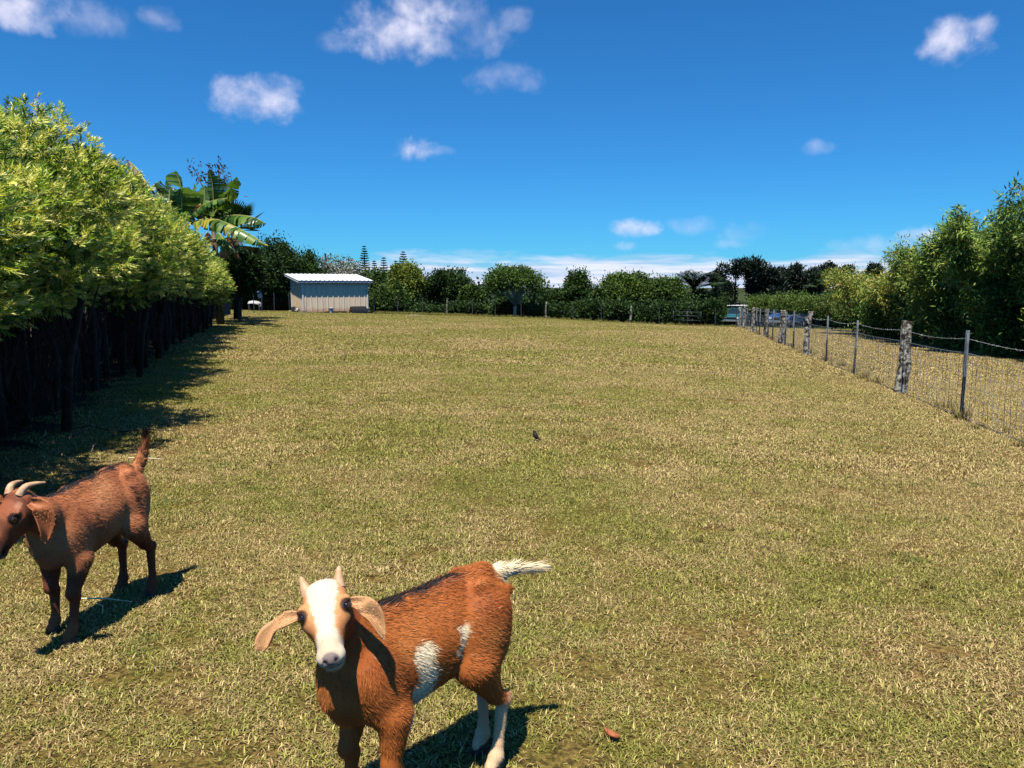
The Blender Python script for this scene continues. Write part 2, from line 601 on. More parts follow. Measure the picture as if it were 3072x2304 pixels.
def blades(rng, n, rad, L0, L1, W, lean0, lean1):
    """n curved blades rooted in a disc: a bent quad and a tip triangle folded into two quads"""
    a = rng.uniform(0, 2 * np.pi, n)
    r = rad * np.sqrt(rng.uniform(0, 1, n))
    C = np.stack([r * np.cos(a), r * np.sin(a), np.full(n, -0.004)], -1)
    h = rng.uniform(0, 2 * np.pi, n)
    lean = rng.uniform(lean0, lean1, n)
    L = rng.uniform(L0, L1, n)
    H = np.stack([np.cos(h), np.sin(h), np.zeros(n)], -1)
    S = np.stack([-np.sin(h), np.cos(h), np.zeros(n)], -1) * (W * rng.uniform(0.6, 1.2, n))[:, None] * 0.5
    up = np.array([0, 0, 1.0])
    s1 = np.sin(lean * 0.6)[:, None]; c1 = np.cos(lean * 0.6)[:, None]
    s2 = np.sin(np.minimum(lean * 1.25, 1.75))[:, None]; c2 = np.cos(np.minimum(lean * 1.25, 1.75))[:, None]
    Mid = C + (H * s1 + up * c1) * (L * 0.5)[:, None]
    Tip = Mid + (H * s2 + up * c2) * (L * 0.5)[:, None]
    Tip[:, 2] = np.maximum(Tip[:, 2], 0.004)
    V = np.stack([C - S, C + S, Mid + S * 0.9, Mid - S * 0.9, Tip + S * 0.12, Tip - S * 0.12], 1).reshape(-1, 3)
    b = np.arange(n)[:, None] * 6
    F = np.concatenate([b + np.array([[0, 1, 2, 3]]), b + np.array([[3, 2, 4, 5]])])
    col = np.repeat(rng.uniform(0, 1, (n, 3)), 6, 0)
    return V, F, col


def grass_field(name, clumps, pts, rot, scl, idx, label, category):
    coll = bpy.data.collections.new(name + '_sources')
    for i, (V, F, c) in enumerate(clumps):
        me = fast_mesh('grass_clump', V, F, c)
        me.materials.append(bm_)
        o = bpy.data.objects.new('%02d_grass_clump' % i, me)
        coll.objects.link(o)
    me = bpy.data.meshes.new(name)
    me.vertices.add(len(pts))
    me.vertices.foreach_set('co', np.ascontiguousarray(pts, np.float32).ravel())
    a = me.attributes.new('rot', 'FLOAT_VECTOR', 'POINT')
    a.data.foreach_set('vector', np.ascontiguousarray(rot, np.float32).ravel())
    a = me.attributes.new('scl', 'FLOAT', 'POINT')
    a.data.foreach_set('value', np.ascontiguousarray(scl, np.float32))
    a = me.attributes.new('idx', 'INT', 'POINT')
    a.data.foreach_set('value', np.ascontiguousarray(idx, np.int32))
    o = obj(name, me, None, label=label, cat=category, kind='stuff')
    ng = bpy.data.node_groups.new(name + '_nodes', 'GeometryNodeTree')
    ng.interface.new_socket('Geometry', in_out='INPUT', socket_type='NodeSocketGeometry')
    ng.interface.new_socket('Geometry', in_out='OUTPUT', socket_type='NodeSocketGeometry')
    N = ng.nodes
    gi = N.new('NodeGroupInput'); go = N.new('NodeGroupOutput')
    ip = N.new('GeometryNodeInstanceOnPoints')
    ci = N.new('GeometryNodeCollectionInfo')
    ci.inputs['Collection'].default_value = coll
    ci.inputs['Separate Children'].default_value = True
    ci.inputs['Reset Children'].default_value = True
    ip.inputs['Pick Instance'].default_value = True

    def named(nm, typ):
        q = N.new('GeometryNodeInputNamedAttribute')
        q.data_type = typ
        q.inputs['Name'].default_value = nm
        return next(s for s in q.outputs if s.enabled and s.name == 'Attribute')
    L = ng.links
    L.new(gi.outputs[0], ip.inputs['Points'])
    L.new(ci.outputs[0], ip.inputs['Instance'])
    L.new(named('idx', 'INT'), ip.inputs['Instance Index'])
    L.new(named('rot', 'FLOAT_VECTOR'), ip.inputs['Rotation'])
    L.new(named('scl', 'FLOAT'), ip.inputs['Scale'])
    L.new(ip.outputs[0], go.inputs[0])
    md = o.modifiers.new('blades', 'NODES')
    md.node_group = ng
    return o


def scatter(rng, dens, y0, y1, wide, xmin=None):
    half = lambda v: wide * v + 1.3
    n = int(dens * (y1 - y0) * (half(y0) + half(y1)))
    y = rng.uniform(y0, y1, n * 3)
    y = y[rng.uniform(0, half(y1), n * 3) < half(y)][:n]
    x = rng.uniform(-1, 1, len(y)) * half(y)
    return x, y


def put_grass(name, rng, clumps, x, y, s0, s1, label, nk):
    keep = (x + 0.325 * y + 2.15 + rng.normal(0, .3, len(x)) > 0) & (y < 52)
    x = x[keep]; y = y[keep]
    z = ground_z(x, y) + 0.012 * np.sin(x * 1.7 + np.sin(y * .9)) * np.sin(y * 1.3 + np.sin(x * 1.1))
    n = len(x)
    rot = np.stack([np.zeros(n), np.zeros(n), rng.uniform(0, 6.283, n)], -1)
    grass_field(name, clumps, np.stack([x, y, z], -1), rot, rng.uniform(s0, s1, n), rng.integers(0, nk, n), label, 'grass')


rg = np.random.default_rng(11)
near_cl = [blades(rg, 190, 0.11, 0.015, 0.036, 0.0046, 0.7, 1.6) for _ in range(6)]
tuft_cl = [blades(rg, 50, 0.05, 0.03, 0.06, 0.005, 0.2, 1.3) for _ in range(4)]
x, y = scatter(rg, 120, 1.0, 7.0, 0.80)
put_grass('lawn_grass', rg, near_cl, x, y, 0.8, 1.25, 'short dry yellow-green grass around the two goats', 6)
x, y = scatter(rg, 6, 1.5, 12.0, 0.80)
put_grass('grass_tuft', rg, tuft_cl, x, y, 0.6, 1.1, 'slightly longer tufts scattered through the near lawn', 4)
mid_cl = [blades(rg, 230, 0.19, 0.018, 0.042, 0.0066, 0.6, 1.55) for _ in range(5)]
x, y = scatter(rg, 46, 6.6, 17.0, 0.78)
put_grass('middle_lawn_grass', rg, mid_cl, x, y, 0.8, 1.3, 'short dry grass across the middle of the paddock', 5)
far_cl = [blades(rg, 220, 0.42, 0.024, 0.052, 0.013, 0.6, 1.5) for _ in range(5)]
x, y = scatter(rg, 13.0, 16.0, 50.0, 0.74)
put_grass('far_lawn_grass', rg, far_cl, x, y, 0.8, 1.3, 'short yellow grass of the far half of the paddock', 5)
# rank grass along the fence lines
tall_cl = [blades(rg, 70, 0.09, 0.08, 0.22, 0.007, 0.1, 0.9) for _ in range(4)]
yy = rg.uniform(6, 46, 110)
xx = 4.2 + 0.2 * yy + rg.normal(0.1, 0.12, len(yy))
xf = np.concatenate([rg.uniform(-9, 13, 620), rg.uniform(-9, -3, 420)])
yf = 50.5 - 0.385 * xf * (xf > 0) + rg.normal(0.2, 0.35, len(xf))
x = np.concatenate([xx, xf]); y = np.concatenate([yy, yf])
put_grass('fence_line_grass', rg, tall_cl, x, y, 0.4, 1.1, 'longer unmown grass growing along the bottom of the wire fences', 4)

# ------------------------------------------------------------------ shed
def shed():
    WF, DP, HF, HB = 4.3, 2.4, 1.98, 2.34           # front width, depth, wall height front and back
    fl = Vector((-13.2, 48.8))
    ang = R(32)
    z0 = gz(-11.5, 50.5) - 0.02
    root = empty('livestock_shed', (fl.x, fl.y, z0), ang, label='small tan metal shed with white sloping roof at the far end of the paddock', cat='shed')
    # local frame: x along the front wall, y into the shed
    def ribbed(name, x0, x1, plane, z_lo, z_hi, ribs, mat, axis, hi2=None):
        """a siding sheet with raised ribs as one panel; axis 'x' runs along the front, 'y' along a side"""
        mb = MB()
        th = 0.02
        rag = random.Random(3)
        step = (x1 - x0) / ribs
        prof = []
        for k in range(ribs):
            a = x0 + k * step
            prof += [(a, 0), (a + step * 0.40, 0), (a + step * 0.44, 0.028), (a + step * 0.56, 0.028), (a + step * 0.60, 0)]
        prof.append((x1, 0))
        V = []
        F = []
        for (u, o) in prof:
            zt = z_hi if hi2 is None else z_hi + (hi2 - z_hi) * (u - x0) / (x1 - x0)
            for z in (z_lo, zt):
                for d in (-o, th):
                    V.append((u, plane + d, z) if axis == 'x' else (plane + d, u, z))
        n = len(prof)
        for i in range(n - 1):
            a = i * 4; b = a + 4
            F += [(a, b, b + 2, a + 2), (a + 1, a + 3, b + 3, b + 1), (a + 2, b + 2, b + 3, a + 3), (a, a + 1, b + 1, b)]
        F += [(0, 2, 3, 1), (n * 4 - 4, n * 4 - 3, n * 4 - 1, n * 4 - 2)]
        mb.add(V, F)
        return mb.build(name, mat, root)
    # front wall as three siding panels, with a ragged lower edge above the ground
    pw = WF / 3
    for k, zl in enumerate((0.10, 0.13, 0.05)):
        ribbed('siding_panel', k * pw + 0.003, (k + 1) * pw - 0.003, 0.0, zl, HF, 4, M['tan'], 'x')
    ribbed('siding_panel', 0.02, DP, 0.0, 0.05, HF, 9, M['ply'], 'y', HB)
    ribbed('siding_panel', 0.02, DP, WF - 0.02, 0.05, HF, 9, M['tan'], 'y', HB)
    ribbed('siding_panel', 0.0, WF, DP, 0.05, HB, 12, M['tan'], 'x')
    for (x, y, h) in ((-0.045, -0.045, HF), (WF - 0.045, -0.045, HF), (-0.045, DP - 0.03, HB), (WF - 0.045, DP - 0.03, HB)):
        mb = MB(); mb.box(x, x + 0.09, y, y + 0.09, 0.05, h + 0.02)
        mb.build('corner_trim', M['white'], root, bevel=0.006)
    mb = MB(); mb.box(0.05, WF - 0.05, 0.06, 0.12, 0.02, 0.10); mb.box(0.06, 0.12, 0.1, DP - 0.1, 0.02, 0.10)
    mb.build('sill_beam', M['darkwood'], root)
    # roof: rises to the back
    sl = (HB - HF) / DP
    x0, x1, y0, y1 = -0.34, WF + 0.36, -0.28, DP + 0.4
    rib = 17
    V = []; F = []
    prof = []
    step = (x1 - x0) / rib
    for k in range(rib):
        a = x0 + k * step
        prof += [(a, 0), (a + step * 0.55, 0), (a + step * 0.68, 0.028), (a + step * 0.87, 0.028)]
    prof.append((x1, 0))
    for (u, o) in prof:
        for yv in (y0, y1):
            zb = HF + 0.155 + sl * yv
            V += [(u, yv, zb + o), (u, yv, zb + o - 0.012)]
    for i in range(len(prof) - 1):
        a = i * 4; b = a + 4
        F += [(a, b, b + 2, a + 2), (a + 1, a + 3, b + 3, b + 1), (a, a + 1, b + 1, b), (a + 2, b + 2, b + 3, a + 3)]
    e = len(V) - 4
    F += [(0, 2, 3, 1), (e, e + 1, e + 3, e + 2)]
    rf = obj('roof', fast_mesh('roof', V, F), M['roof'], root)
    zf = HF + sl * y0
    mb = MB(); mb.box(x0 + 0.03, x1 - 0.03, y0 + 0.03, y0 + 0.06, zf + 0.02, zf + 0.135)
    mb.build('front_fascia', principled('fascia_grey', lin(172, 178, 182), 0.5), rf)
    for xx in (x0 + 0.02, x1 - 0.05):
        mb = MB()
        za = HF + sl * y0; zb = HF + sl * y1
        V = [(xx, y0 + 0.06, za + 0.02), (xx + 0.03, y0 + 0.06, za + 0.02), (xx + 0.03, y1, zb + 0.02), (xx, y1, zb + 0.02),
             (xx, y0 + 0.06, za + 0.11), (xx + 0.03, y0 + 0.06, za + 0.11), (xx + 0.03, y1, zb + 0.11), (xx, y1, zb + 0.11)]
        mb.add(V, [(3, 2, 1, 0), (4, 5, 6, 7), (0, 1, 5, 4), (1, 2, 6, 5), (2, 3, 7, 6), (3, 0, 4, 7)])
        mb.build('barge_board', M['white'], rf)
    for yv in (0.05, DP * 0.5, DP - 0.05):
        mb = MB(); mb.box(x0 + 0.08, x1 - 0.08, yv - 0.04, yv + 0.04, HF + sl * yv + 0.03, HF + sl * yv + 0.135)
        mb.build('purlin', M['darkwood'], rf)
    # white pipe at the right-hand corner
    mb = MB()
    mb.tube([(WF + 0.03, 0.02, HF), (WF + 0.14, -0.02, HF - 0.12), (WF + 0.17, -0.02, HF - 0.3)], 0.032, 8)
    mb.build('drain_pipe', M['white'], root)
    return root, fl, ang, z0


shed_root, s_fl, s_ang, s_z = shed()


def shed_pt(x, y, z=0.0):
    c, s = math.cos(s_ang), math.sin(s_ang)
    px, py = s_fl.x + c * x - s * y, s_fl.y + s * x + c * y
    return Vector((px, py, gz(px, py) + z))


# bucket by the wall
def bucket(name, loc, s, label, mat, tilt=(0, 0, 0)):
    root = empty(name, loc, label=label, cat='bucket')
    root.rotation_euler = tilt
    mb = MB()
    mb.lathe([(0, 0.004), (0.115 * s, 0.0), (0.118 * s, 0.01), (0.145 * s, 0.33 * s), (0.150 * s, 0.335 * s), (0.150 * s, 0.36 * s), (0.140 * s, 0.36 * s), (0.112 * s, 0.02), (0, 0.015)], 24)
    mb.build('body', mat, root, smooth=True)
    mb = MB()
    P = [(0.15 * s * math.cos(a), 0.02 * s, 0.33 * s - 0.17 * s * math.sin(a)) for a in np.linspace(0, math.pi, 11)]
    mb.tube(P, 0.004 * s, 5)
    mb.build('handle', M['wire'], root)
    return root


bucket('bucket', shed_pt(1.72, -0.32), 0.95, 'white plastic bucket standing against the middle of the shed front', M['white'])
bucket('bucket', shed_pt(4.2, -0.12, 0.05), 0.85, 'white bucket at the right corner of the shed behind the black shelter', M['white'])


def ribbed_shelter():
    """half of a black ribbed plastic culvert lying with its open side down"""
    p = shed_pt(3.45, -0.55)
    root = empty('ribbed_shelter', p, s_ang, label='black ribbed plastic arch lying in front of the shed like a small animal shelter', cat='shelter')
    L, r = 0.98, 0.42
    n = 16
    ribs = 11
    for k in range(ribs):
        mb = MB()
        a0 = -L / 2 + L * k / ribs
        w_ = L / ribs
        V = []
        prof = [(0, 0.965), (0.2, 0.965), (0.34, 1.02), (0.72, 1.02), (0.86, 0.965), (1.0, 0.965)]
        for (u, rr) in prof:
            for q in range(n + 1):
                an = math.pi * q / n
                V.append((a0 + u * w_, -r * rr * math.cos(an) * 0.95, 0.02 + r * rr * math.sin(an) * 1.05))
        m_ = len(V)
        V += [(v[0], v[1] * 0.93, v[2] * 0.93) for v in V]
        F = []
        for i in range(len(prof) - 1):
            for q in range(n):
                a = i * (n + 1) + q
                F.append((a, a + 1, a + n + 2, a + n + 1))
                F.append((m_ + a, m_ + a + n + 1, m_ + a + n + 2, m_ + a + 1))
        e = (len(prof) - 1) * (n + 1)
        for q in range(n):
            F.append((q, m_ + q, m_ + q + 1, q + 1))
            F.append((e + q, e + q + 1, m_ + e + q + 1, m_ + e + q))
        mb.add(V, F)
        mb.build('rib', M['blackplastic'], root)
    for sx in (-1, 1):
        mb = MB()
        V = [(sx * (L / 2 - 0.02), 0, 0.02)]
        V += [(sx * (L / 2 - 0.02), -r * 0.9 * math.cos(math.pi * q / n) * 0.95, 0.02 + r * 0.9 * math.sin(math.pi * q / n) * 1.05) for q in range(n + 1)]
        V += [(v[0] - sx * 0.015, v[1], v[2]) for v in V]
        F = [(0, q + 1, q + 2) for q in range(n)] + [(n + 2, n + 4 + q, n + 3 + q) for q in range(n)]
        if sx == -1:
            mb.add(V, F)
            mb.build('end_panel', M['blackplastic'], root)
    return root


ribbed_shelter()
# block under the corner post, and a low tub and scrap by the left wall
mb = MB(); mb.box(-0.16, 0.16, -0.14, 0.14, -0.02, 0.17, taper=0.02)
o = mb.build('concrete_block', M['concrete'], None, bevel=0.015, loc=shed_pt(-0.02, -0.16), rot=(0, 0, s_ang + 0.3),
             label='rough concrete block at the foot of the shed left front corner post', cat='block')
mb = MB()
mb.lathe([(0, 0.01), (0.2, 0), (0.26, 0.17), (0.275, 0.18), (0.26, 0.19), (0.19, 0.03), (0, 0.025)], 22)
mb.build('feed_tub', M['blackplastic'], None, smooth=True, loc=shed_pt(-0.32, 0.75, 0.06), rot=(0.5, 0.35, 0),
         label='dark rubber tub tipped against the left side wall of the shed', cat='tub')
rr = random.Random(8)
for k, (x, y, s) in enumerate([(-0.22, 2.1, 0.11), (2.35, -0.16, 0.07)]):
    V = []
    mb = MB()
    mb.lathe([(0, -0.03)] + [(s * rr.uniform(.75, 1.1) * math.sin(a), s * 0.55 * (1 - math.cos(a)) - 0.03) for a in (0.7, 1.3, 1.9, 2.6)] + [(0, s * 1.05 - 0.03)], 9)
    mb.build('stone', M['concrete'], None, loc=shed_pt(x, y), rot=(0, 0, k),
             label=['reddish stone at the back left foot of the shed', 'small stone under the shed front wall beside the white bucket'][k], cat='stone')


# ------------------------------------------------------------------ fences
def wobble(rng, n, s):
    return [rng.uniform(-s, s) for _ in range(n)]


def wood_post(root, x, y, h, r0, seed, bend=0.05, fork=False):
    rng = random.Random(seed)
    mb = MB()
    n = 12
    zs = [-0.15 + (h + 0.15) * i / 9 for i in range(10)]
    bx, by = rng.uniform(-bend, bend), rng.uniform(-bend, bend)
    V = []; F = []
    z_g = gz(x, y)
    for i, z in enumerate(zs):
        f = i / 9
        cx = x + bx * math.sin(f * 3.0) + rng.uniform(-.012, .012) + bend * 0.9 * f
        cy = y + by * math.sin(f * 2.6)
        for k in range(n):
            a = 2 * math.pi * k / n
            rad = r0 * (1.08 - 0.22 * f) * (1 + 0.16 * math.sin(a * 2 + seed) + rng.uniform(-.1, .1))
            V.append((cx + rad * math.cos(a), cy + rad * math.sin(a), z_g + z + (rng.uniform(-.03, .03) if i == 9 else 0)))
    for i in range(9):
        for k in range(n):
            k2 = (k + 1) % n
            F.append((i * n + k, i * n + k2, (i + 1) * n + k2, (i + 1) * n + k))
    F.append(tuple(range(9 * n, 10 * n)))
    mb.add(V, F)
    if fork:
        mb.tube([(x - 0.01, y, z_g + h * 0.72), (x - 0.07, y - 0.03, z_g + h * 0.8), (x - 0.1, y - 0.04, z_g + h * 0.87)], [0.05, 0.045, 0.02], 7)
    return mb.build('wooden_post', M['lichenwood'], root)


def steel_post(root, x, y, h, seed, dark_base=True, mat=None):
    """T-section star picket, galvanised, with a painted lower half"""
    rng = random.Random(seed)
    z = gz(x, y)
    lean = (rng.uniform(-.02, .02), rng.uniform(-.02, .02))
    m = Matrix.Translation((x, y, z)) @ Matrix.Rotation(lean[0], 4, 'X') @ Matrix.Rotation(lean[1], 4, 'Y') @ Matrix.Rotation(0.2 + rng.uniform(-.2, .2), 4, 'Z')
    mb = MB()
    zc = 0.48 * h if dark_base else -0.1
    mb.box(-0.022, 0.022, -0.006, 0.000, zc, h, m); mb.box(-0.005, 0.005, 0.001, 0.034, zc, h, m)
    p = mb.build('steel_post', mat or M['steel'], root)
    if dark_base:
        mb = MB()
        mb.box(-0.022, 0.022, -0.006, 0.000, -0.15, zc - 0.001, m); mb.box(-0.005, 0.005, 0.001, 0.034, -0.15, zc - 0.001, m)
        q = mb.build('painted_base', M['greensteel'], p)
    return p


def wires(root, line, heights, stay_top, spacing, rad, seed, barb=None, barb_h=1.14, sag=0.02, mat=None):
    """line: list of (x, y); heights: horizontal wires; stays run from the ground wire to stay_top"""
    rng = random.Random(seed)
    mb = MB()
    def on(x, y, h): return (x, y, gz(x, y) + h)
    for h in heights:
        P = []
        for (a, b_) in zip(line[:-1], line[1:]):
            for f in (0, 0.25, 0.5, 0.75):
                x = a[0] + (b_[0] - a[0]) * f; y = a[1] + (b_[1] - a[1]) * f
                P.append(on(x, y, h - sag * math.sin(f * math.pi) + rng.uniform(-.006, .006)))
        P.append(on(line[-1][0], line[-1][1], h))
        mb.tube(P, rad, 3, cap=False)
    for (a, b_) in zip(line[:-1], line[1:]):
        d = math.hypot(b_[0] - a[0], b_[1] - a[1])
        n = max(2, int(d / spacing))
        for k in range(n):
            f = (k + 0.5) / n
            x = a[0] + (b_[0] - a[0]) * f; y = a[1] + (b_[1] - a[1]) * f
            P = [on(x + rng.uniform(-.012, .012), y + rng.uniform(-.02, .02), h - sag * math.sin(f * math.pi)) for h in np.linspace(heights[0], stay_top, 5)]
            mb.tube(P, rad * 0.85, 3, cap=False)
    mb.build('woven_wire', mat or M['wire'], root, kind='stuff')
    if barb:
        mb = MB()
        for (a, b_) in zip(line[:-1], line[1:]):
            d = math.hypot(b_[0] - a[0], b_[1] - a[1])
            P = []
            for f in np.linspace(0, 1, 9):
                x = a[0] + (b_[0] - a[0]) * f; y = a[1] + (b_[1] - a[1]) * f
                P.append(on(x, y, barb_h - 0.05 * math.sin(f * math.pi)))
            mb.tube(P, rad * 0.95, 3, cap=False)
            n = int(d / 0.13)
            for k in range(n):
                f = (k + 0.5) / n
                x = a[0] + (b_[0] - a[0]) * f; y = a[1] + (b_[1] - a[1]) * f
                z = barb_h - 0.05 * math.sin(f * math.pi)
                p = Vector(on(x, y, z)); q = Vector((rng.uniform(-1, 1), rng.uniform(-1, 1), rng.uniform(-1, 1))).normalized() * 0.016
                mb.tube([tuple(p - q), tuple(p + q)], rad * 1.0, 3, cap=False)
        mb.build('barbed_wire', M['wire'], root, kind='stuff')


def right_fence():
    fxy = lambda yv: (4.2 + 0.2 * yv, yv)
    root = empty('wire_fence', (*fxy(13.6), gz(*fxy(13.6))), label='woven wire fence with barbed top strand and lichen-covered posts along the right side', cat='fence')
    mi = Matrix.Translation(root.location).inverted()
    kids = []
    S = [7.4, 10.7, 17.0, 20.0, 25.2, 27.0, 30.3, 31.6, 34.6, 35.8]
    W = [(13.6, 0.10, 1.27, .05, 0), (22.7, 0.075, 1.27, .09, 1), (28.0, 0.11, 1.22, .04, 0), (32.6, 0.085, 1.2, .04, 0), (37.5, 0.10, 1.2, .05, 0), (41.3, 0.10, 1.2, .06, 0), (44.6, 0.09, 1.2, .05, 0)]
    for i, yv in enumerate(S):
        steel_post(root, *fxy(yv), 1.22 + 0.03 * math.sin(i * 2.1), i)
    for i, (yv, r0, h, bd, fk) in enumerate(W):
        wood_post(root, *fxy(yv), h, r0, 20 + i, bd, fk)
    allp = sorted(S + [q[0] for q in W])
    wires(root, [fxy(4.4)] + [fxy(v) for v in allp], [0.04, 0.18, 0.33, 0.48, 0.65, 0.80, 0.93], 0.93, 0.16, 0.0036, 4, True, 1.13)
    unparent_fix(root)
    return root


def unparent_fix(root):
    """children were written in world coordinates: move them into the root's frame"""
    bpy.context.view_layer.update()
    mi = root.matrix_world.inverted()
    for c in root.children:
        c.matrix_parent_inverse = mi


right_fence()


def rear_fence():
    line = [(-9.2, 51.5), (-7.6, 51.2), (-5.9, 51.0), (-4.3, 50.9), (-2.6, 50.75), (-1.1, 50.65), (0.6, 50.3), (2.2, 49.7), (3.9, 49.1), (5.6, 48.4), (7.3, 47.8), (9.0, 47.1), (10.6, 46.5), (12.1, 45.9), (13.1, 45.0)]
    root = empty('wire_fence', (0.6, 50.3, gz(0.6, 50.3)), label='low wire fence on thin posts running along the far end right of the shed', cat='fence')
    for i, (x, y) in enumerate(line):
        if i in (3, 7, 10): wood_post(root, x, y, 1.1, 0.06, 60 + i, 0.06)
        else: steel_post(root, x, y, 1.15, 80 + i, False, M['greensteel'])
    wires(root, line, [0.05, 0.22, 0.42, 0.62, 0.82, 1.0], 1.0, 0.3, 0.0016, 9, mat=M['darkwire'])
    unparent_fix(root)


def left_pen_fence():
    line = [(-15.2, 45.5), (-15.35, 47.4), (-15.2, 49.4), (-14.7, 51.0)]
    root = empty('wire_fence', (-15.3, 47.4, gz(-15.3, 47.4)), label='dark wire fence in the shade between the hedge end and the shed', cat='fence')
    for i, (x, y) in enumerate(line):
        steel_post(root, x, y, 1.2, 120 + i, False, M['greensteel'])
    wires(root, line, [0.05, 0.2, 0.38, 0.56, 0.75, 0.95], 0.95, 0.2, 0.002, 10, mat=M['darkwire'])
    unparent_fix(root)


rear_fence()
left_pen_fence()


def pipe_gate():
    a = Vector((9.75, 46.75)); b_ = Vector((11.3, 46.1))
    u = (b_ - a)
    L = u.length
    ang = math.atan2(u.y, u.x)
    root = empty('pipe_gate', (a.x, a.y, gz(a.x, a.y)), ang, label='pale pipe gate in the far right corner of the paddock', cat='gate')
    dz = gz(b_.x, b_.y) - gz(a.x, a.y)
    for h in (0.35, 0.62, 0.85):
        mb = MB(); mb.tube([(0, 0.07, h), (L, 0.07, h + dz)], 0.014, 8); mb.build('rail', M['greensteel'], root, smooth=True)
    for x in (0.02, L * 0.5, L - 0.02):
        mb = MB(); mb.tube([(x, 0.07, 0.2 + dz * x / L), (x, 0.07, 0.9 + dz * x / L)], 0.016, 8); mb.build('upright', M['greensteel'], root, smooth=True)


pipe_gate()


# ------------------------------------------------------------------ pickup trucks
def paint(name, col, metal=0.25):
    return principled(name, col, 0.3, metal, 0.5, noise=(3, tuple(c * 0.8 for c in col), 0.3))


M['glass'] = principled('car_glass', lin(30, 44, 52), 0.08, 0.0, 0.6)
M['tyre'] = principled('tyre', lin(28, 28, 28), 0.9)
M['rim'] = principled('rim', lin(150, 152, 156), 0.35, 0.8)
M['chrome'] = principled('chrome', lin(210, 212, 214), 0.2, 0.8)
M['lamp'] = principled('head_lamp', lin(220, 222, 224), 0.15, 0.1, 0.6)


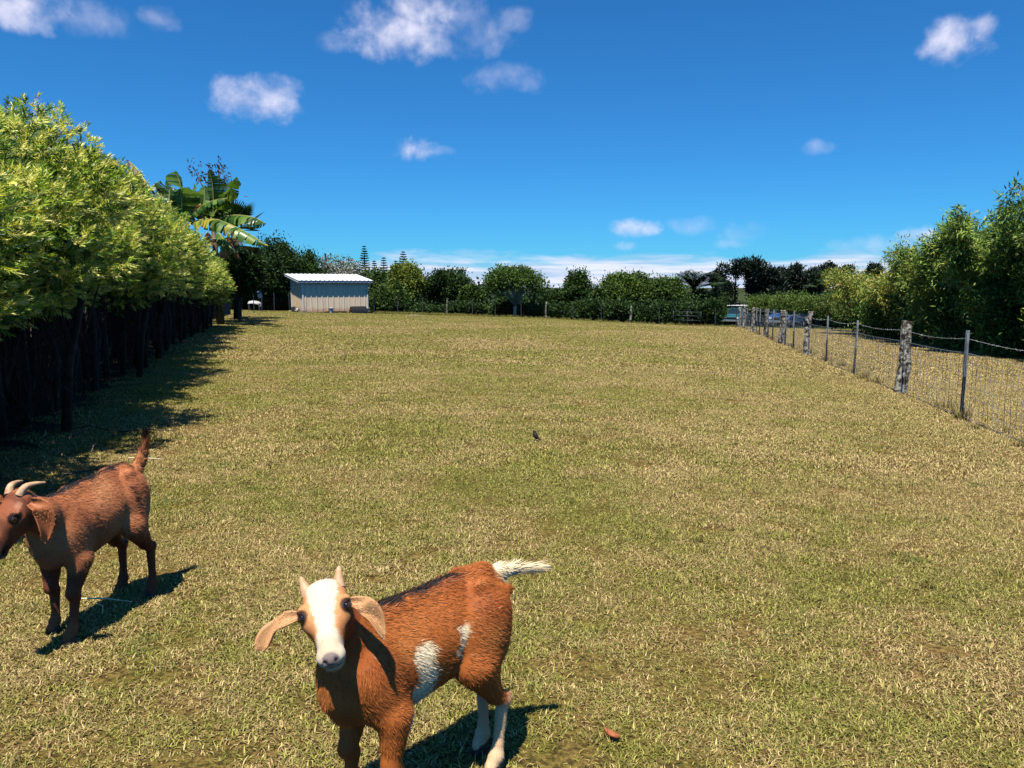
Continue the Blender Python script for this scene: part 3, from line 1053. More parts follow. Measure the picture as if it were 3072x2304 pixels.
def pickup(loc, rz, body_col, label, rack):
    root = empty('pickup_truck', loc, rz, label=label, cat='truck')
    pm = paint('truck_paint', body_col)
    # x forward, y left; 4.9 long, 1.8 wide
    prof = [(-2.45, 0.55), (-2.45, 1.05), (-0.55, 1.07), (0.95, 1.08), (2.2, 0.98), (2.42, 0.88), (2.45, 0.5), (2.1, 0.42), (-2.2, 0.45)]
    mb = MB()
    n = len(prof)
    secs = [(-0.9, 0.0, 0.9), (-0.86, 0.03, 1.0), (0.86, 0.03, 1.0), (0.9, 0.0, 0.9)]
    V = []
    for (yv, up, k) in secs:
        for (x, z) in prof:
            V.append((x, yv, 0.72 + (z - 0.72) * (0.94 if k < 1 else 1.0)))
    F = []
    for i in range(3):
        for k in range(n):
            k2 = (k + 1) % n
            F.append((i * n + k, (i + 1) * n + k, (i + 1) * n + k2, i * n + k2))
    F += [tuple(range(n)), tuple(range(4 * n - 1, 3 * n - 1, -1))]
    mb.add(V, F)
    body = mb.build('body', pm, root, bevel=0.03)
    # cab
    mb = MB()
    base = [(-0.75, 1.075), (1.05, 1.085)]
    top = [(-0.6, 1.62), (0.42, 1.64)]
    V = []
    for sy in (-1, 1):
        V += [(-0.78, sy * 0.86, 1.07), (1.02, sy * 0.86, 1.085), (0.42, sy * 0.70, 1.66), (-0.62, sy * 0.70, 1.66)]
    F = [(0, 3, 2, 1), (4, 5, 6, 7), (1, 2, 6, 5), (0, 4, 7, 3), (3, 7, 6, 2)]
    mb.add(V, F)
    mb.build('cab', pm, root, bevel=0.05)
    def pane(name, q, off):
        c = sum((Vector(p) for p in q), Vector()) / 4
        nn_ = (Vector(q[1]) - Vector(q[0])).cross(Vector(q[2]) - Vector(q[1])).normalized()
        if nn_.dot(c - Vector((0, 0, 1.2))) < 0: nn_ = -nn_
        V = [tuple(c + (Vector(p) - c) * 0.84 + nn_ * off) for p in q]
        V += [tuple(Vector(v) - nn_ * 0.02) for v in V]
        m2 = MB(); m2.add(V, [(0, 1, 2, 3), (7, 6, 5, 4), (0, 4, 5, 1), (1, 5, 6, 2), (2, 6, 7, 3), (3, 7, 4, 0)])
        return m2.build(name, M['glass'], root)
    pane('windscreen', [(1.02, -0.86, 1.085), (1.02, 0.86, 1.085), (0.42, 0.7, 1.66), (0.42, -0.7, 1.66)], 0.012)
    pane('rear_window', [(-0.78, -0.86, 1.07), (-0.78, 0.86, 1.07), (-0.62, 0.7, 1.66), (-0.62, -0.7, 1.66)], 0.012)
    for sy in (-1, 1):
        pane('side_window', [(-0.78, sy * 0.86, 1.07), (0.9, sy * 0.86, 1.085), (0.36, sy * 0.7, 1.66), (-0.62, sy * 0.7, 1.66)], 0.012)
        for x in (1.5, -1.45):
            m2 = MB(); m2.lathe([(0.05, -0.1), (0.33, -0.1), (0.36, -0.06), (0.36, 0.06), (0.33, 0.1), (0.22, 0.1)], 20, 'y', (x, sy * 0.80, 0.36))
            wh = m2.build('wheel', M['tyre'], root, smooth=False)
            m2 = MB(); m2.lathe([(0, 0.08 * sy), (0.08, 0.1 * sy), (0.2, 0.07 * sy), (0.22, 0.102 * sy), (0.225, -0.05 * sy)], 16, 'y', (x, sy * 0.80, 0.36))
            m2.build('rim', M['rim'], wh)
        m2 = MB(); m2.box(2.38, 2.47, sy * 0.62 - 0.16, sy * 0.62 + 0.16, 0.72, 0.86)
        m2.build('headlight', M['lamp'], root, bevel=0.02)
        m2 = MB(); m2.box(0.72, 0.86, sy * 0.92 - 0.09, sy * 0.92 + 0.09, 1.1, 1.24)
        m2.build('mirror', pm, root, bevel=0.02)
    m2 = MB(); m2.box(2.40, 2.475, -0.42, 0.42, 0.70, 0.87); m2.build('grille', M['blackplastic'], root)
    m2 = MB(); m2.box(2.40, 2.56, -0.9, 0.9, 0.46, 0.63); m2.build('bumper', M['chrome'], root, bevel=0.03)
    m2 = MB(); m2.box(-2.4, -0.85, -0.78, 0.78, 1.075, 1.085); m2.build('bed_floor', M['blackplastic'], root)
    if rack:
        for sy in (-1, 1):
            for x in (-2.3, -0.9):
                m2 = MB(); m2.tube([(x, sy * 0.8, 1.0), (x, sy * 0.78, 1.86)], 0.022, 6); m2.build('rack_upright', M['white'], root)
            m2 = MB(); m2.tube([(-2.4, sy * 0.78, 1.88), (0.75, sy * 0.78, 1.88)], 0.035, 6); m2.build('rack_rail', M['white'], root)
        for x in (-2.3, -0.9, 0.6):
            m2 = MB(); m2.tube([(x, -0.95, 1.91), (x, 0.95, 1.91)], 0.04, 6); m2.build('rack_bar', M['white'], root)
    return root


def on_g(x, y, dz=0): return (x, y, gz(x, y) + dz)


pickup(on_g(21.6, 74.0), R(-118), lin(52, 112, 122), 'teal pickup truck with a white overhead rack parked beyond the corner of the paddock', True)
pickup(on_g(21.4, 60.0), R(-125), lin(58, 92, 138), 'blue pickup truck with chrome bumper parked behind the right-hand fence', False)


# ------------------------------------------------------------------ things in the shade left of the shed
bucket('bucket', on_g(-17.55, 50.6, 1.02), 1.2, 'tilted pale bucket hanging in the dark shade left of the shed', principled('pale_green_plastic', lin(176, 196, 184), 0.5), (0.3, 0.5, 0))
bucket('bucket', on_g(-16.5, 50.8, 0.86), 1.25, 'white bucket in the shade just left of the shed above a white sheet', M['white'], (0.2, -0.3, 0))
V = []; F = []
for i in range(9):
    for j in range(5):
        u, v_ = i / 8, j / 4
        V.append((-0.42 + 0.84 * u, -0.25 + 0.5 * v_, 0.62 + 0.04 * math.sin(u * 5) - (0.22 * max(0, u - 0.82) / 0.18) - 0.18 * (1 - v_) ** 3))
for i in range(8):
    for j in range(4):
        F.append((i * 5 + j, (i + 1) * 5 + j, (i + 1) * 5 + j + 1, i * 5 + j + 1))
o = obj('tarpaulin', fast_mesh('tarpaulin', V, F, smooth=True), principled('old_sheet', lin(178, 176, 170), 0.7), None, loc=on_g(-16.75, 50.4), rot=(0, 0, 0.1), label='white sheet draped low in the shade left of the shed', cat='sheet')
sd = o.modifiers.new('thickness', 'SOLIDIFY'); sd.thickness = 0.02
mb = MB()
for (x, y) in ((-0.36, -0.2), (0.3, -0.2), (-0.36, 0.2), (0.3, 0.2)):
    mb.box(x - 0.04, x + 0.04, y - 0.04, y + 0.04, -0.05, 0.42)
mb.box(-0.4, 0.34, -0.23, 0.23, 0.421, 0.46)
mb.build('trestle', M['darkwood'], None, loc=on_g(-16.75, 50.4), rot=(0, 0, 0.1), label='dark low wooden trestle under the white sheet left of the shed', cat='trestle')

# ------------------------------------------------------------------ small things on the grass
M['dryleaf'] = principled('dry_leaf', lin(162, 92, 52), 0.7, noise=(60, lin(118, 62, 36), 0.15))
M['straw'] = principled('straw_stalk', lin(222, 204, 160), 0.6)
M['birdblack'] = principled('bird_plumage', lin(34, 29, 30), 0.6)


def dry_leaf(loc, rz, s, label):
    V = []; F = []
    n = 9
    for i in range(n):
        u = i / (n - 1)
        wd = 0.36 * math.sin(math.pi * min(1, u * 1.02 + 0.02)) ** 0.8
        for j, v_ in enumerate((-1, -0.5, 0, 0.5, 1)):
            V.append((s * (u - 0.5), s * wd * v_ * (1 - 0.2 * abs(v_)), s * (0.22 * v_ * v_ + 0.3 * (u - 0.4) ** 2) + 0.016))
    for i in range(n - 1):
        for j in range(4):
            F.append((i * 5 + j, (i + 1) * 5 + j, (i + 1) * 5 + j + 1, i * 5 + j + 1))
    o = obj('dry_leaf', fast_mesh('dry_leaf', V, F, smooth=True), M['dryleaf'], None, loc=loc, rot=(0.1, -0.15, rz), label=label, cat='leaf')
    q = o.modifiers.new('thickness', 'SOLIDIFY'); q.thickness = 0.0012


dry_leaf(on_g(0.355, 2.60, 0.0), 2.6, 0.06, 'curled orange-brown dead leaf lying on the grass right of the near goat')


def stalk(pts, r, label, name='straw_stalk', mat='straw'):
    P = [(x, y, gz(x, y) + h) for (x, y, h) in pts]
    mb = MB(); mb.tube(P, [r] * (len(P) - 1) + [r * 0.4], 5)
    mb.build(name, M[mat], None, label=label, cat='stalk')


stalk([(-2.17, 3.62, .05), (-2.0, 3.62, .055), (-1.86, 3.60, .05)], .004, 'pale straw stalk lying in the shadow under the left goat')
stalk([(-2.02, 3.58, .045), (-1.96, 3.52, .06), (-1.93, 3.46, .045)], .003, 'short bent straw stalk beside the shadow of the left goat')
stalk([(-3.42, 6.72, .05), (-3.22, 6.68, .06), (-3.1, 6.7, .05)], .006, 'straw stalk at the edge of the hedge shade behind the left goat')
stalk([(-6.3, 47.4, .05), (-5.9, 47.3, .08), (-5.4, 47.35, .03)], .03, 'pale broken stick lying on the grass right of the shed', 'stick', 'palebark')
rr = random.Random(77)
for k in range(9):
    x = rr.uniform(-4.6, -3.2); y = rr.uniform(5.2, 8.6)
    a = rr.uniform(0, 3.14); l = rr.uniform(.25, .6)
    P = [(x - math.cos(a) * l / 2, y - math.sin(a) * l / 2, gz(x, y) + .03), (x, y, gz(x, y) + rr.uniform(.04, .09)), (x + math.cos(a) * l / 2, y + math.sin(a) * l / 2, gz(x, y) + .03)]
    mb = MB(); mb.tube(P, [.008, .007, .003], 5)
    mb.build('twig', M['bark'], None, label='thin dead twig on the shaded ground under the near end of the hedge', cat='twig', group='dead twigs under the hedge')


def small_bird():
    x, y = 0.27, 8.22
    root = empty('small_bird', on_g(x, y), R(160), label='small dark bird standing upright in the grass in the middle of the paddock', cat='bird')
    mb = MB()
    prof = [(0.0, 0.03), (0.018, 0.036), (0.030, 0.06), (0.033, 0.085), (0.026, 0.112), (0.017, 0.125), (0.019, 0.138), (0.015, 0.150), (0.0, 0.157)]
    V = []; F = []; n = 12
    for i, (r_, h) in enumerate(prof):
        lean = (h - 0.03) * 0.35
        for k in range(n):
            a = 2 * math.pi * k / n
            V.append((lean + r_ * math.cos(a) * 1.15, r_ * math.sin(a), h))
    for i in range(len(prof) - 1):
        for k in range(n):
            F.append((i * n + k, i * n + (k + 1) % n, (i + 1) * n + (k + 1) % n, (i + 1) * n + k))
    mb.add(V, F)
    mb.build('body', M['birdblack'], root, smooth=True)
    mb = MB(); mb.tube([(0.055, 0, 0.141), (0.078, 0, 0.143)], [0.006, 0.001], 6); mb.build('beak', principled('beak', lin(190, 160, 60), 0.5), root)
    mb = MB(); mb.tube([(-0.015, 0, 0.05), (-0.055, 0, 0.02)], [0.014, 0.008], 6); mb.build('tail', M['birdblack'], root)
    root.scale = (.8, .8, .8)
    for s in (-1, 1):
        mb = MB(); mb.tube([(0.012, s * 0.012, 0.04), (0.016, s * 0.013, 0.0)], 0.003, 5); mb.build('leg', M['straw'], root)


small_bird()

# ------------------------------------------------------------------ plants
def sph(rng, n):
    return nrm(rng.normal(size=(n, 3)))


def pal(rng, n, colours, weights=None, jit=0.12):
    c = np.array([lin(*q) for q in colours])
    k = rng.choice(len(c), n, p=weights)
    return c[k] * (1 + rng.uniform(-jit, jit, (n, 1)))


def leafy(rng, lobes, clusters, per, L, W, colours, weights=None, up=0.35, spread=0.16, inner=0.25, flat=0.0, droop=0.0, rag=(0.82, 1.08)):
    """leaf clusters over a set of ellipsoid lobes (cx, cy, cz, rx, ry, rz)"""
    parts = []
    vol = np.array([(l[3] * l[4] * l[5]) ** (2 / 3) for l in lobes])
    share = np.maximum(1, (clusters * vol / vol.sum()).astype(int))
    for l, m in zip(lobes, share):
        d = sph(rng, m)
        rr = np.where(rng.uniform(size=m) < inner, rng.uniform(0.35, 0.8, m), rng.uniform(rag[0], rag[1], m))
        rad = np.array(l[3:6])
        cc_ = np.array(l[:3]) + d * rad * rr[:, None]
        base = pal(rng, m, colours, weights)
        C = np.repeat(cc_, per, 0)
        O = np.repeat(d, per, 0)
        n = len(C)
        s = spread * rad.mean() * 2
        C = C + rng.normal(size=(n, 3)) * s * np.array([1, 1, 0.8])
        D = O * 0.7 + rng.normal(size=(n, 3)) * 0.7 + np.array([0, 0, up - droop])
        N = rng.normal(size=(n, 3)) * 0.7 + np.array([0, 0, 1.0 + flat]) + O * 0.5
        col = np.repeat(base, per, 0) * (1 + rng.uniform(-.22, .22, (n, 1)))
        parts.append(leaf_arrays(C, D, N, L * rng.uniform(0.7, 1.25, n), W * rng.uniform(0.75, 1.2, n), col, fold=0.12))
    return cat(parts)


def limbs(mb, rng, base, fork_z, lobes, r0, n_side=6, wob=0.12):
    """trunk from base up to the fork, then a limb to the heart of each lobe"""
    bx, by, bz = base
    f = (bx + rng.uniform(-wob, wob), by + rng.uniform(-wob, wob), fork_z)
    mb.tube([(bx, by, bz - 0.15), (bx + rng.uniform(-.05, .05), by, bz + (fork_z - bz) * 0.4), f], [r0 * 1.25, r0, r0 * 0.8], n_side + 2)
    for l in lobes:
        p = np.array(l[:3])
        m = (np.array(f) + p) / 2 + rng.normal(size=3) * wob + np.array([0, 0, 0.1])
        mb.tube([f, tuple(m), tuple(p)], [r0 * 0.6, r0 * 0.36, r0 * 0.12], n_side)


def UP(dx, dy, Yd):
    """a point at distance Yd ahead, read off the photograph's 2212 x 1659 grid"""
    p = R(PITCH)
    x = (dx - 1106) / 1661.0
    v = (dy - 829.5) / 1661.0
    t = Yd / (math.cos(p) - v * math.sin(p))
    return (t * x, Yd, CAM_H - t * (v * math.cos(p) + math.sin(p)))


def tree(name, label, loc, rng, lobes, clusters, per, L, W, colours, weights=None, r0=0.09, fork=0.9, bark='bark', mat='leaf', cat_='tree', group=None, **kw):
    root = empty(name, loc, label=label, cat=cat_, group=group)
    mb = MB()
    limbs(mb, rng, (0, 0, 0), fork, lobes, r0)
    mb.build('trunk', M[bark], root, smooth=True)
    V, F, c = leafy(rng, lobes, int(clusters * 1.9), per, L, W, colours, weights, **kw)
    obj('crown', fast_mesh('crown', V, F, c), M[mat], root)
    return root


# ---- podocarpus hedge on the left
def podo_variant(seed):
    rng = np.random.default_rng(seed)
    lob = []
    k = 0
    while len(lob) < 28:
        d = sph(rng, 1)[0]
        if d[2] < -0.97: continue
        c = np.array([0, 0, 2.72]) + d * np.array([0.86, 0.86, 0.95])
        r = rng.uniform(0.30, 0.48)
        lob.append((*c, r, r, r * rng.uniform(0.85, 1.2)))
    # a few leading shoots that stick out of the top
    for _ in range(5):
        a = rng.uniform(0, 6.28)
        lob.append((0.5 * math.cos(a), 0.5 * math.sin(a), rng.uniform(3.65, 3.95), 0.16, 0.16, 0.3))
    parts = []
    young = [(232, 236, 116), (218, 228, 96), (240, 236, 132)]
    mature = [(150, 180, 66), (128, 162, 58), (174, 196, 76)]
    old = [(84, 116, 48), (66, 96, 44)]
    for l in lob:
        big = l[3] > 0.25
        m = 112 if big else 34
        d = sph(rng, m)
        c = np.array(l[:3]) + d * np.array(l[3:6]) * rng.uniform(0.68, 1.0, (m, 1))
        axis = nrm(d + np.array([0, 0, 0.5]) + rng.normal(size=(m, 3)) * 0.18)
        u = rng.uniform(size=m)
        lobe_y = rng.uniform(0.2, 0.62)
        base = np.where((u < lobe_y)[:, None], pal(rng, m, young), np.where((u < lobe_y + 0.33)[:, None], pal(rng, m, mature), pal(rng, m, old)))
        nb = 26
        C = np.repeat(c, nb, 0); A = np.repeat(axis, nb, 0)
        n = len(C)
        h = np.tile(np.linspace(0, 1, nb), m)
        rd = nrm(np.cross(A, rng.normal(size=(n, 3))))
        th = R(62) - h * R(38) + rng.normal(size=n) * 0.12
        D = A * np.cos(th)[:, None] + rd * np.sin(th)[:, None]
        C = C + A * (h * 0.13)[:, None]
        col = np.repeat(base, nb, 0)
        # new growth is yellower towards the shoot tip
        tipc = np.array(lin(236, 230, 150))
        k2 = np.clip((h - 0.55) * 1.4, 0, 0.5)[:, None] * np.repeat((u < lobe_y).astype(float), nb)[:, None]
        col = col * (1 - k2) + tipc * k2
        col = col * (1 + rng.uniform(-.15, .15, (n, 1)))
        parts.append(leaf_arrays(C, D, A + rng.normal(size=(n, 3)) * 0.3, rng.uniform(0.05, 0.085, n), 0.0125, col, fold=0.1))
    # leaves deep inside the crown, larger mats
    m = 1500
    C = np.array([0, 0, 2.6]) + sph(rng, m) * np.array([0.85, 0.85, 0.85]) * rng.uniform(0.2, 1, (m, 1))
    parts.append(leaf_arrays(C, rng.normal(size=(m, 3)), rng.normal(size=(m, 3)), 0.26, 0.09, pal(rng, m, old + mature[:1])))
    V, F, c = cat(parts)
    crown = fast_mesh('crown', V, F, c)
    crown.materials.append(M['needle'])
    trunks = []
    for s in range(5):
        mb = MB()
        a = s * 1.35 + rng.uniform(-.5, .5)
        x0, y0 = 0.32 * math.cos(a), 0.45 * math.sin(a)
        mb.tube([(x0, y0, -0.2), (x0 * 1.3 + rng.uniform(-.06, .06), y0 * 1.2, 0.9), (x0 * 1.0, y0 * 1.5, 1.7), (x0 * 0.6, y0 * 1.2, 2.8)], [0.05, 0.042, 0.034, 0.015], 7)
        me = fast_mesh('trunk', mb.V, mb.F, smooth=True); me.materials.append(M['darkbark'])
        trunks.append(me)
    # dead inner twigs below the crown
    mb = MB()
    for s in range(130):
        a = rng.uniform(0, 6.28); r_ = rng.uniform(0.05, 0.62)
        p = np.array([r_ * math.cos(a), r_ * math.sin(a) * 1.2, rng.uniform(0.1, 1.4)])
        q = p + np.array([rng.uniform(-.25, .25), rng.uniform(-.25, .25), rng.uniform(0.4, 1.0)])
        mb.tube([tuple(p), tuple((p + q) / 2 + rng.normal(size=3) * 0.05), tuple(q)], [0.010, 0.008, 0.004], 4, cap=False)
    tw = fast_mesh('dead_twigs', mb.V, mb.F); tw.materials.append(M['darkbark'])
    return crown, trunks, tw


podo = [podo_variant(100 + i) for i in range(4)]
HEDGE = [(4.6, 2.85), (6.2, 3.1), (7.9, 3.4), (9.5, 3.15), (11.1, 3.85), (12.8, 3.4), (14.5, 3.55), (16.3, 3.35), (18.2, 3.5), (20.0, 3.3), (21.9, 3.2), (23.8, 2.95), (25.6, 2.85), (27.3, 2.5), (28.8, 2.3)]
NOTE = ['nearest tree of the feathery yellow-green hedge, cut by the left edge', 'second tree of the yellow-green hedge from the left edge, behind the left goat',
        'tall tree of the yellow-green hedge whose top touches the left edge of the picture', 'lower tree of the yellow-green hedge in the dip after its tall near end',
        'hedge tree with a loose sprig standing above the yellow-green hedge top']
ORD = 'first second third fourth fifth sixth seventh eighth ninth tenth eleventh twelfth thirteenth fourteenth fifteenth'.split()
rq = random.Random(4)
for i, (yv, top) in enumerate(HEDGE):
    xv = -2.75 - 0.325 * yv + rq.uniform(-.12, .12) + .045 * max(0, yv - 19)
    lab = NOTE[i] if i < 5 else ('%s tree along the feathery yellow-green left hedge, counted from the near end' % ORD[i])
    if i == len(HEDGE) - 1: lab = 'short last tree at the far end of the yellow-green hedge, in front of the banana'
    cr, trs, tw = podo[i % 4]
    root = empty('podocarpus_tree', on_g(xv, yv), rq.uniform(0, 6.28), label=lab, cat='tree', group='feathery trees of the left hedge')
    s = rq.uniform(0.92, 1.14)
    root.scale = (s, s, top / 4.2)
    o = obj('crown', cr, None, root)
    for me in trs:
        obj('trunk', me, None, root)
    obj('dead_twigs', tw, None, root, kind='stuff')


# ---- old board fence behind the hedge
def board_fence():
    pts = [(-4.5, 3.5), (-5.9, 7.7), (-11.0, 23.0), (-15.2, 40.0), (-15.7, 43.0)]
    root = empty('board_fence', on_g(-11.0, 23.0), label='old weathered vertical board fence in deep shade behind the left hedge', cat='fence')
    rng = random.Random(6)
    meshes = []
    for k in range(7):
        mb = MB()
        w_, h = rng.uniform(0.15, 0.2), rng.uniform(1.6, 1.9)
        V = []; F = []
        n = 6
        for i in range(n):
            f = i / (n - 1)
            z = -0.12 + (h + 0.12) * f
            a = rng.uniform(-.01, .01)
            wl = w_ * (0.5 + rng.uniform(-.05, .03)); wr = w_ * (0.5 + rng.uniform(-.05, .03))
            zt = rng.uniform(-.04, .04) if i == n - 1 else 0
            V += [(-wl + a, -0.014, z), (wr + a, -0.014, z + zt), (wr + a, 0.014, z + zt), (-wl + a, 0.014, z)]
        for i in range(n - 1):
            for q in range(4):
                F.append((i * 4 + q, i * 4 + (q + 1) % 4, i * 4 + 4 + (q + 1) % 4, i * 4 + 4 + q))
        F.append((n * 4 - 4, n * 4 - 3, n * 4 - 2, n * 4 - 1))
        mb.add(V, F)
        me = fast_mesh('board', mb.V, mb.F)
        me.materials.append(M['oldboard'])
        meshes.append((me, w_))
    for (a, b_) in zip(pts[:-1], pts[1:]):
        d = math.hypot(b_[0] - a[0], b_[1] - a[1])
        s = 0.0
        ang = math.atan2(b_[1] - a[1], b_[0] - a[0])
        while s < d:
            me, w_ = rng.choice(meshes)
            f = s / d
            x = a[0] + (b_[0] - a[0]) * f; y = a[1] + (b_[1] - a[1]) * f
            o = obj('board', me, None, root, loc=(x, y, gz(x, y)), rot=(rng.uniform(-.05, .05), rng.uniform(-.04, .04), ang + rng.uniform(-.08, .08)))
            s += w_ * 0.93
    unparent_fix(root)


board_fence()


# ---- banana plants at the end of the hedge
def bez(P, n):
    """smooth curve through control points"""
    P = [np.array(p, float) for p in P]
    out = []
    m = len(P) - 1
    for k in range(n):
        t_ = k / (n - 1) * m
        i = min(int(t_), m - 1)
        f = t_ - i
        p0 = P[max(i - 1, 0)]; p1 = P[i]; p2 = P[i + 1]; p3 = P[min(i + 2, m)]
        out.append(0.5 * ((2 * p1) + (-p0 + p2) * f + (2 * p0 - 5 * p1 + 4 * p2 - p3) * f * f + (-p0 + 3 * p1 - 3 * p2 + p3) * f ** 3))
    return np.array(out)


def banana_leaf(root, P, width, rng, cols, hang=0.5, side=(1, 1), tear=0.35, name='leaf', start=0.12):
    """midrib tube with a torn blade of strips on either side"""
    n = 30
    c = bez(P, n)
    parts = []
    tng = nrm(np.gradient(c, axis=0))
    up = np.array([0, 0, 1.0])
    S = nrm(np.cross(tng, up) + 1e-4)
    V = []; F = []; Cc = []
    for sd, on in ((-1, side[0]), (1, side[1])):
        if not on: continue
        k = int(n * start)
        while k < n - 1:
            m = int(min(rng.integers(1, 3), n - 1 - k))
            hg = hang * rng.uniform(0.6, 1.5)
            col = np.array(lin(*cols[rng.integers(len(cols))])) * rng.uniform(0.85, 1.15)
            idx = [k, k + m]
            quad = []
            for j in idx:
                f = (j / (n - 1) - start) / (1 - start)
                wd = 1.0 * width * on * (0.35 + 0.65 * math.sin(math.pi * min(1, 0.12 + 0.8 * f))) * (1 if f < 0.85 else max(0.05, (1 - f) / 0.15))
                nrm_ = np.cross(S[j], tng[j])
                if nrm_[2] < 0: nrm_ = -nrm_
                p1 = c[j] + S[j] * sd * wd * 0.5 * math.cos(hg * 0.5) + nrm_ * (-wd * 0.5 * math.sin(hg * 0.5) + 0.02)
                p2 = p1 + S[j] * sd * wd * 0.5 * math.cos(hg * 1.3) - nrm_ * wd * 0.5 * math.sin(hg * 1.3) + tng[j] * 0.03
                quad.append((c[j], p1, p2))
            if rng.uniform() < tear:
                q = quad[1]
                sh = rng.uniform(0.1, 0.35)
                quad[1] = (q[0], q[1] * (1 - sh * .4) + quad[0][1] * sh * .4, q[2] * (1 - sh) + quad[0][2] * sh)
            b = len(V)
            for q in quad:
                V += [q[0], q[1], q[2]]
            F += [(b, b + 1, b + 4, b + 3), (b + 1, b + 2, b + 5, b + 4)]
            Cc += [col] * 6
            k += m
    V = np.array(V); F = np.array(F); Cc = np.array(Cc)
    Pt, Ft = tube_arrays([tuple(q) for q in c[::3]], [0.035 * (1 - 0.8 * i / 9) for i in range(len(c[::3]))], 5, False)
    b = len(V)
    V = np.concatenate([V, np.array(Pt)]); F = np.concatenate([F, np.array(Ft) + b])
    Cc = np.concatenate([Cc, np.tile(np.array(lin(196, 190, 112)), (len(Pt), 1))])
    return obj(name, fast_mesh(name, V - np.array(root.location), F, Cc, smooth=False), M['banana'], root)


def banana_plants():
    rng = np.random.default_rng(31)
    G = [(74, 110, 42), (90, 126, 48), (62, 96, 38), (112, 138, 56)]
    Yl = [(160, 164, 64), (182, 170, 66), (120, 146, 54), (206, 178, 70)]
    Dk = [(52, 82, 40), (62, 92, 44), (44, 70, 36)]
    Br = [(150, 102, 60), (126, 84, 52), (170, 124, 74)]
    Yb = 30.5
    A = UP(396, 487, Yb)
    B = UP(460, 478, Yb + 0.8)
    a0 = on_g(A[0] - 0.1, A[1] + 0.2); b0 = on_g(B[0] + 0.05, B[1] + 0.2)
    ra = empty('banana_plant', a0, label='banana plant with a long arching yellow-green leaf rising behind the hedge end', cat='banana plant')
    rb = empty('banana_plant', b0, label='banana plant with upright torn leaves right behind the other, against dead foliage', cat='banana plant')
    for (r_, top) in ((ra, A), (rb, B)):
        mb = MB()
        d = Vector(top) - r_.location
        mb.tube([(0, 0, -0.1), tuple(d * 0.5), tuple(d)], [0.16, 0.13, 0.09], 10)
        mb.build('pseudostem', principled('banana_stem', lin(112, 104, 62), 0.6, noise=(6, lin(84, 60, 40), 0.2)), r_, smooth=True)
    q = lambda x, y, d=0.0: UP(x, y, Yb + d)
    banana_leaf(ra, [q(399, 488), q(428, 476, -.3), q(468, 474, -.6), q(524, 497, -.9), q(578, 530, -1.1)], 0.62, rng, Yl + G[:2], 1.0, tear=.8)
    banana_leaf(rb, [q(462, 478, .8), q(490, 467, .4), q(520, 465, .1), q(550, 470, -.1), q(574, 483, -.2)], 0.6, rng, G + Dk[:1], 1.1, tear=.5)
    banana_leaf(ra, [q(398, 482), q(420, 458, -.2), q(452, 436, -.4), q(491, 427, -.5)], 0.42, rng, G, 1.1, tear=.5)
    banana_leaf(ra, [q(392, 468), q(393, 432, -.1), q(390, 402, -.15), q(380, 371, -.1)], 0.72, rng, G, 0.25, side=(1, 0.4), tear=.25)
    banana_leaf(rb, [q(460, 470, .8), q(461, 426, .7), q(458, 392, .6), q(451, 366, .5)], 0.8, rng, G[:3] + Dk, 0.3, side=(1, 0.25), tear=.6)
    banana_leaf(rb, [q(457, 474, .8), q(470, 450, .6), q(489, 422, .4), q(511, 383, .3)], 0.5, rng, G, 0.35, tear=.4, start=.3)
    banana_leaf(ra, [q(394, 470), q(380, 457, -.2), q(362, 454, -.4), q(346, 464, -.5)], 0.55, rng, Yl, 1.0, tear=.5)
    banana_leaf(rb, [q(470, 500, .6), q(490, 525, .1), q(508, 545, -.2)], 0.4, rng, G, 0.8, tear=.5)
    for (p, wd, sd) in [([(400, 480), (408, 440), (420, 398)], .6, (1, .5)), ([(430, 482), (440, 445), (442, 402)], .62, (.6, 1)), ([(440, 484), (462, 452), (478, 412)], .5, (1, 1)),
                        ([(404, 486), (380, 462), (362, 424)], .5, (1, .6)), ([(420, 486), (448, 462), (500, 452)], .46, (1, 1)), ([(378, 470), (366, 436), (368, 404)], .5, (.5, 1))]:
        banana_leaf(ra, [q(x, y, .9 + .15 * i) for i, (x, y) in enumerate(p)], wd, rng, G + Dk[:2], .5, side=sd, tear=.6)
    # darker leaves behind, in the heart of the clump
    for (p, cset, wd) in [([(420, 470), (412, 430), (405, 405)], Dk, 0.8), ([(430, 475), (428, 430), (437, 405)], Dk, 0.8), ([(452, 480), (470, 440), (492, 420)], Dk, .7),
                          ([(410, 480), (385, 445), (356, 440)], Dk, .6), ([(370, 470), (352, 430), (346, 412)], Dk, .6), ([(400, 470), (422, 440), (440, 412)], Dk, .7),
                          ([(448, 470), (440, 440), (425, 415)], Dk, .7), ([(350, 480), (352, 440), (360, 392)], Dk, .45)]:
        banana_leaf(rb, [q(x, y, 1.5 + 0.2 * i) for i, (x, y) in enumerate(p)], wd, rng, cset, .5, tear=.5)
    for p in [[(425, 470), (432, 440), (440, 475)], [(460, 520), (480, 515), (470, 570)], [(450, 500), (440, 520), (448, 560)], [(480, 520), (500, 515), (520, 560)]]:
        banana_leaf(rb, [q(x, y, .6) for (x, y) in p], 0.5, rng, Br, 1.3, tear=.7, name='dead_leaf')
    dl = empty('banana_plant', on_g(*UP(312, 430, 22.5)[:2]), label='dark dead banana leaf poking above the hedge top left of the banana clump', cat='banana plant')
    qq = lambda x, y, d=0.0: UP(x, y, 22.5 + d)
    mb = MB(); e = Vector(qq(318, 410)) - dl.location
    mb.tube([(0, 0, -0.1), tuple(e * .5), tuple(e)], [.12, .1, .05], 8); mb.build('pseudostem', M['bark'], dl)
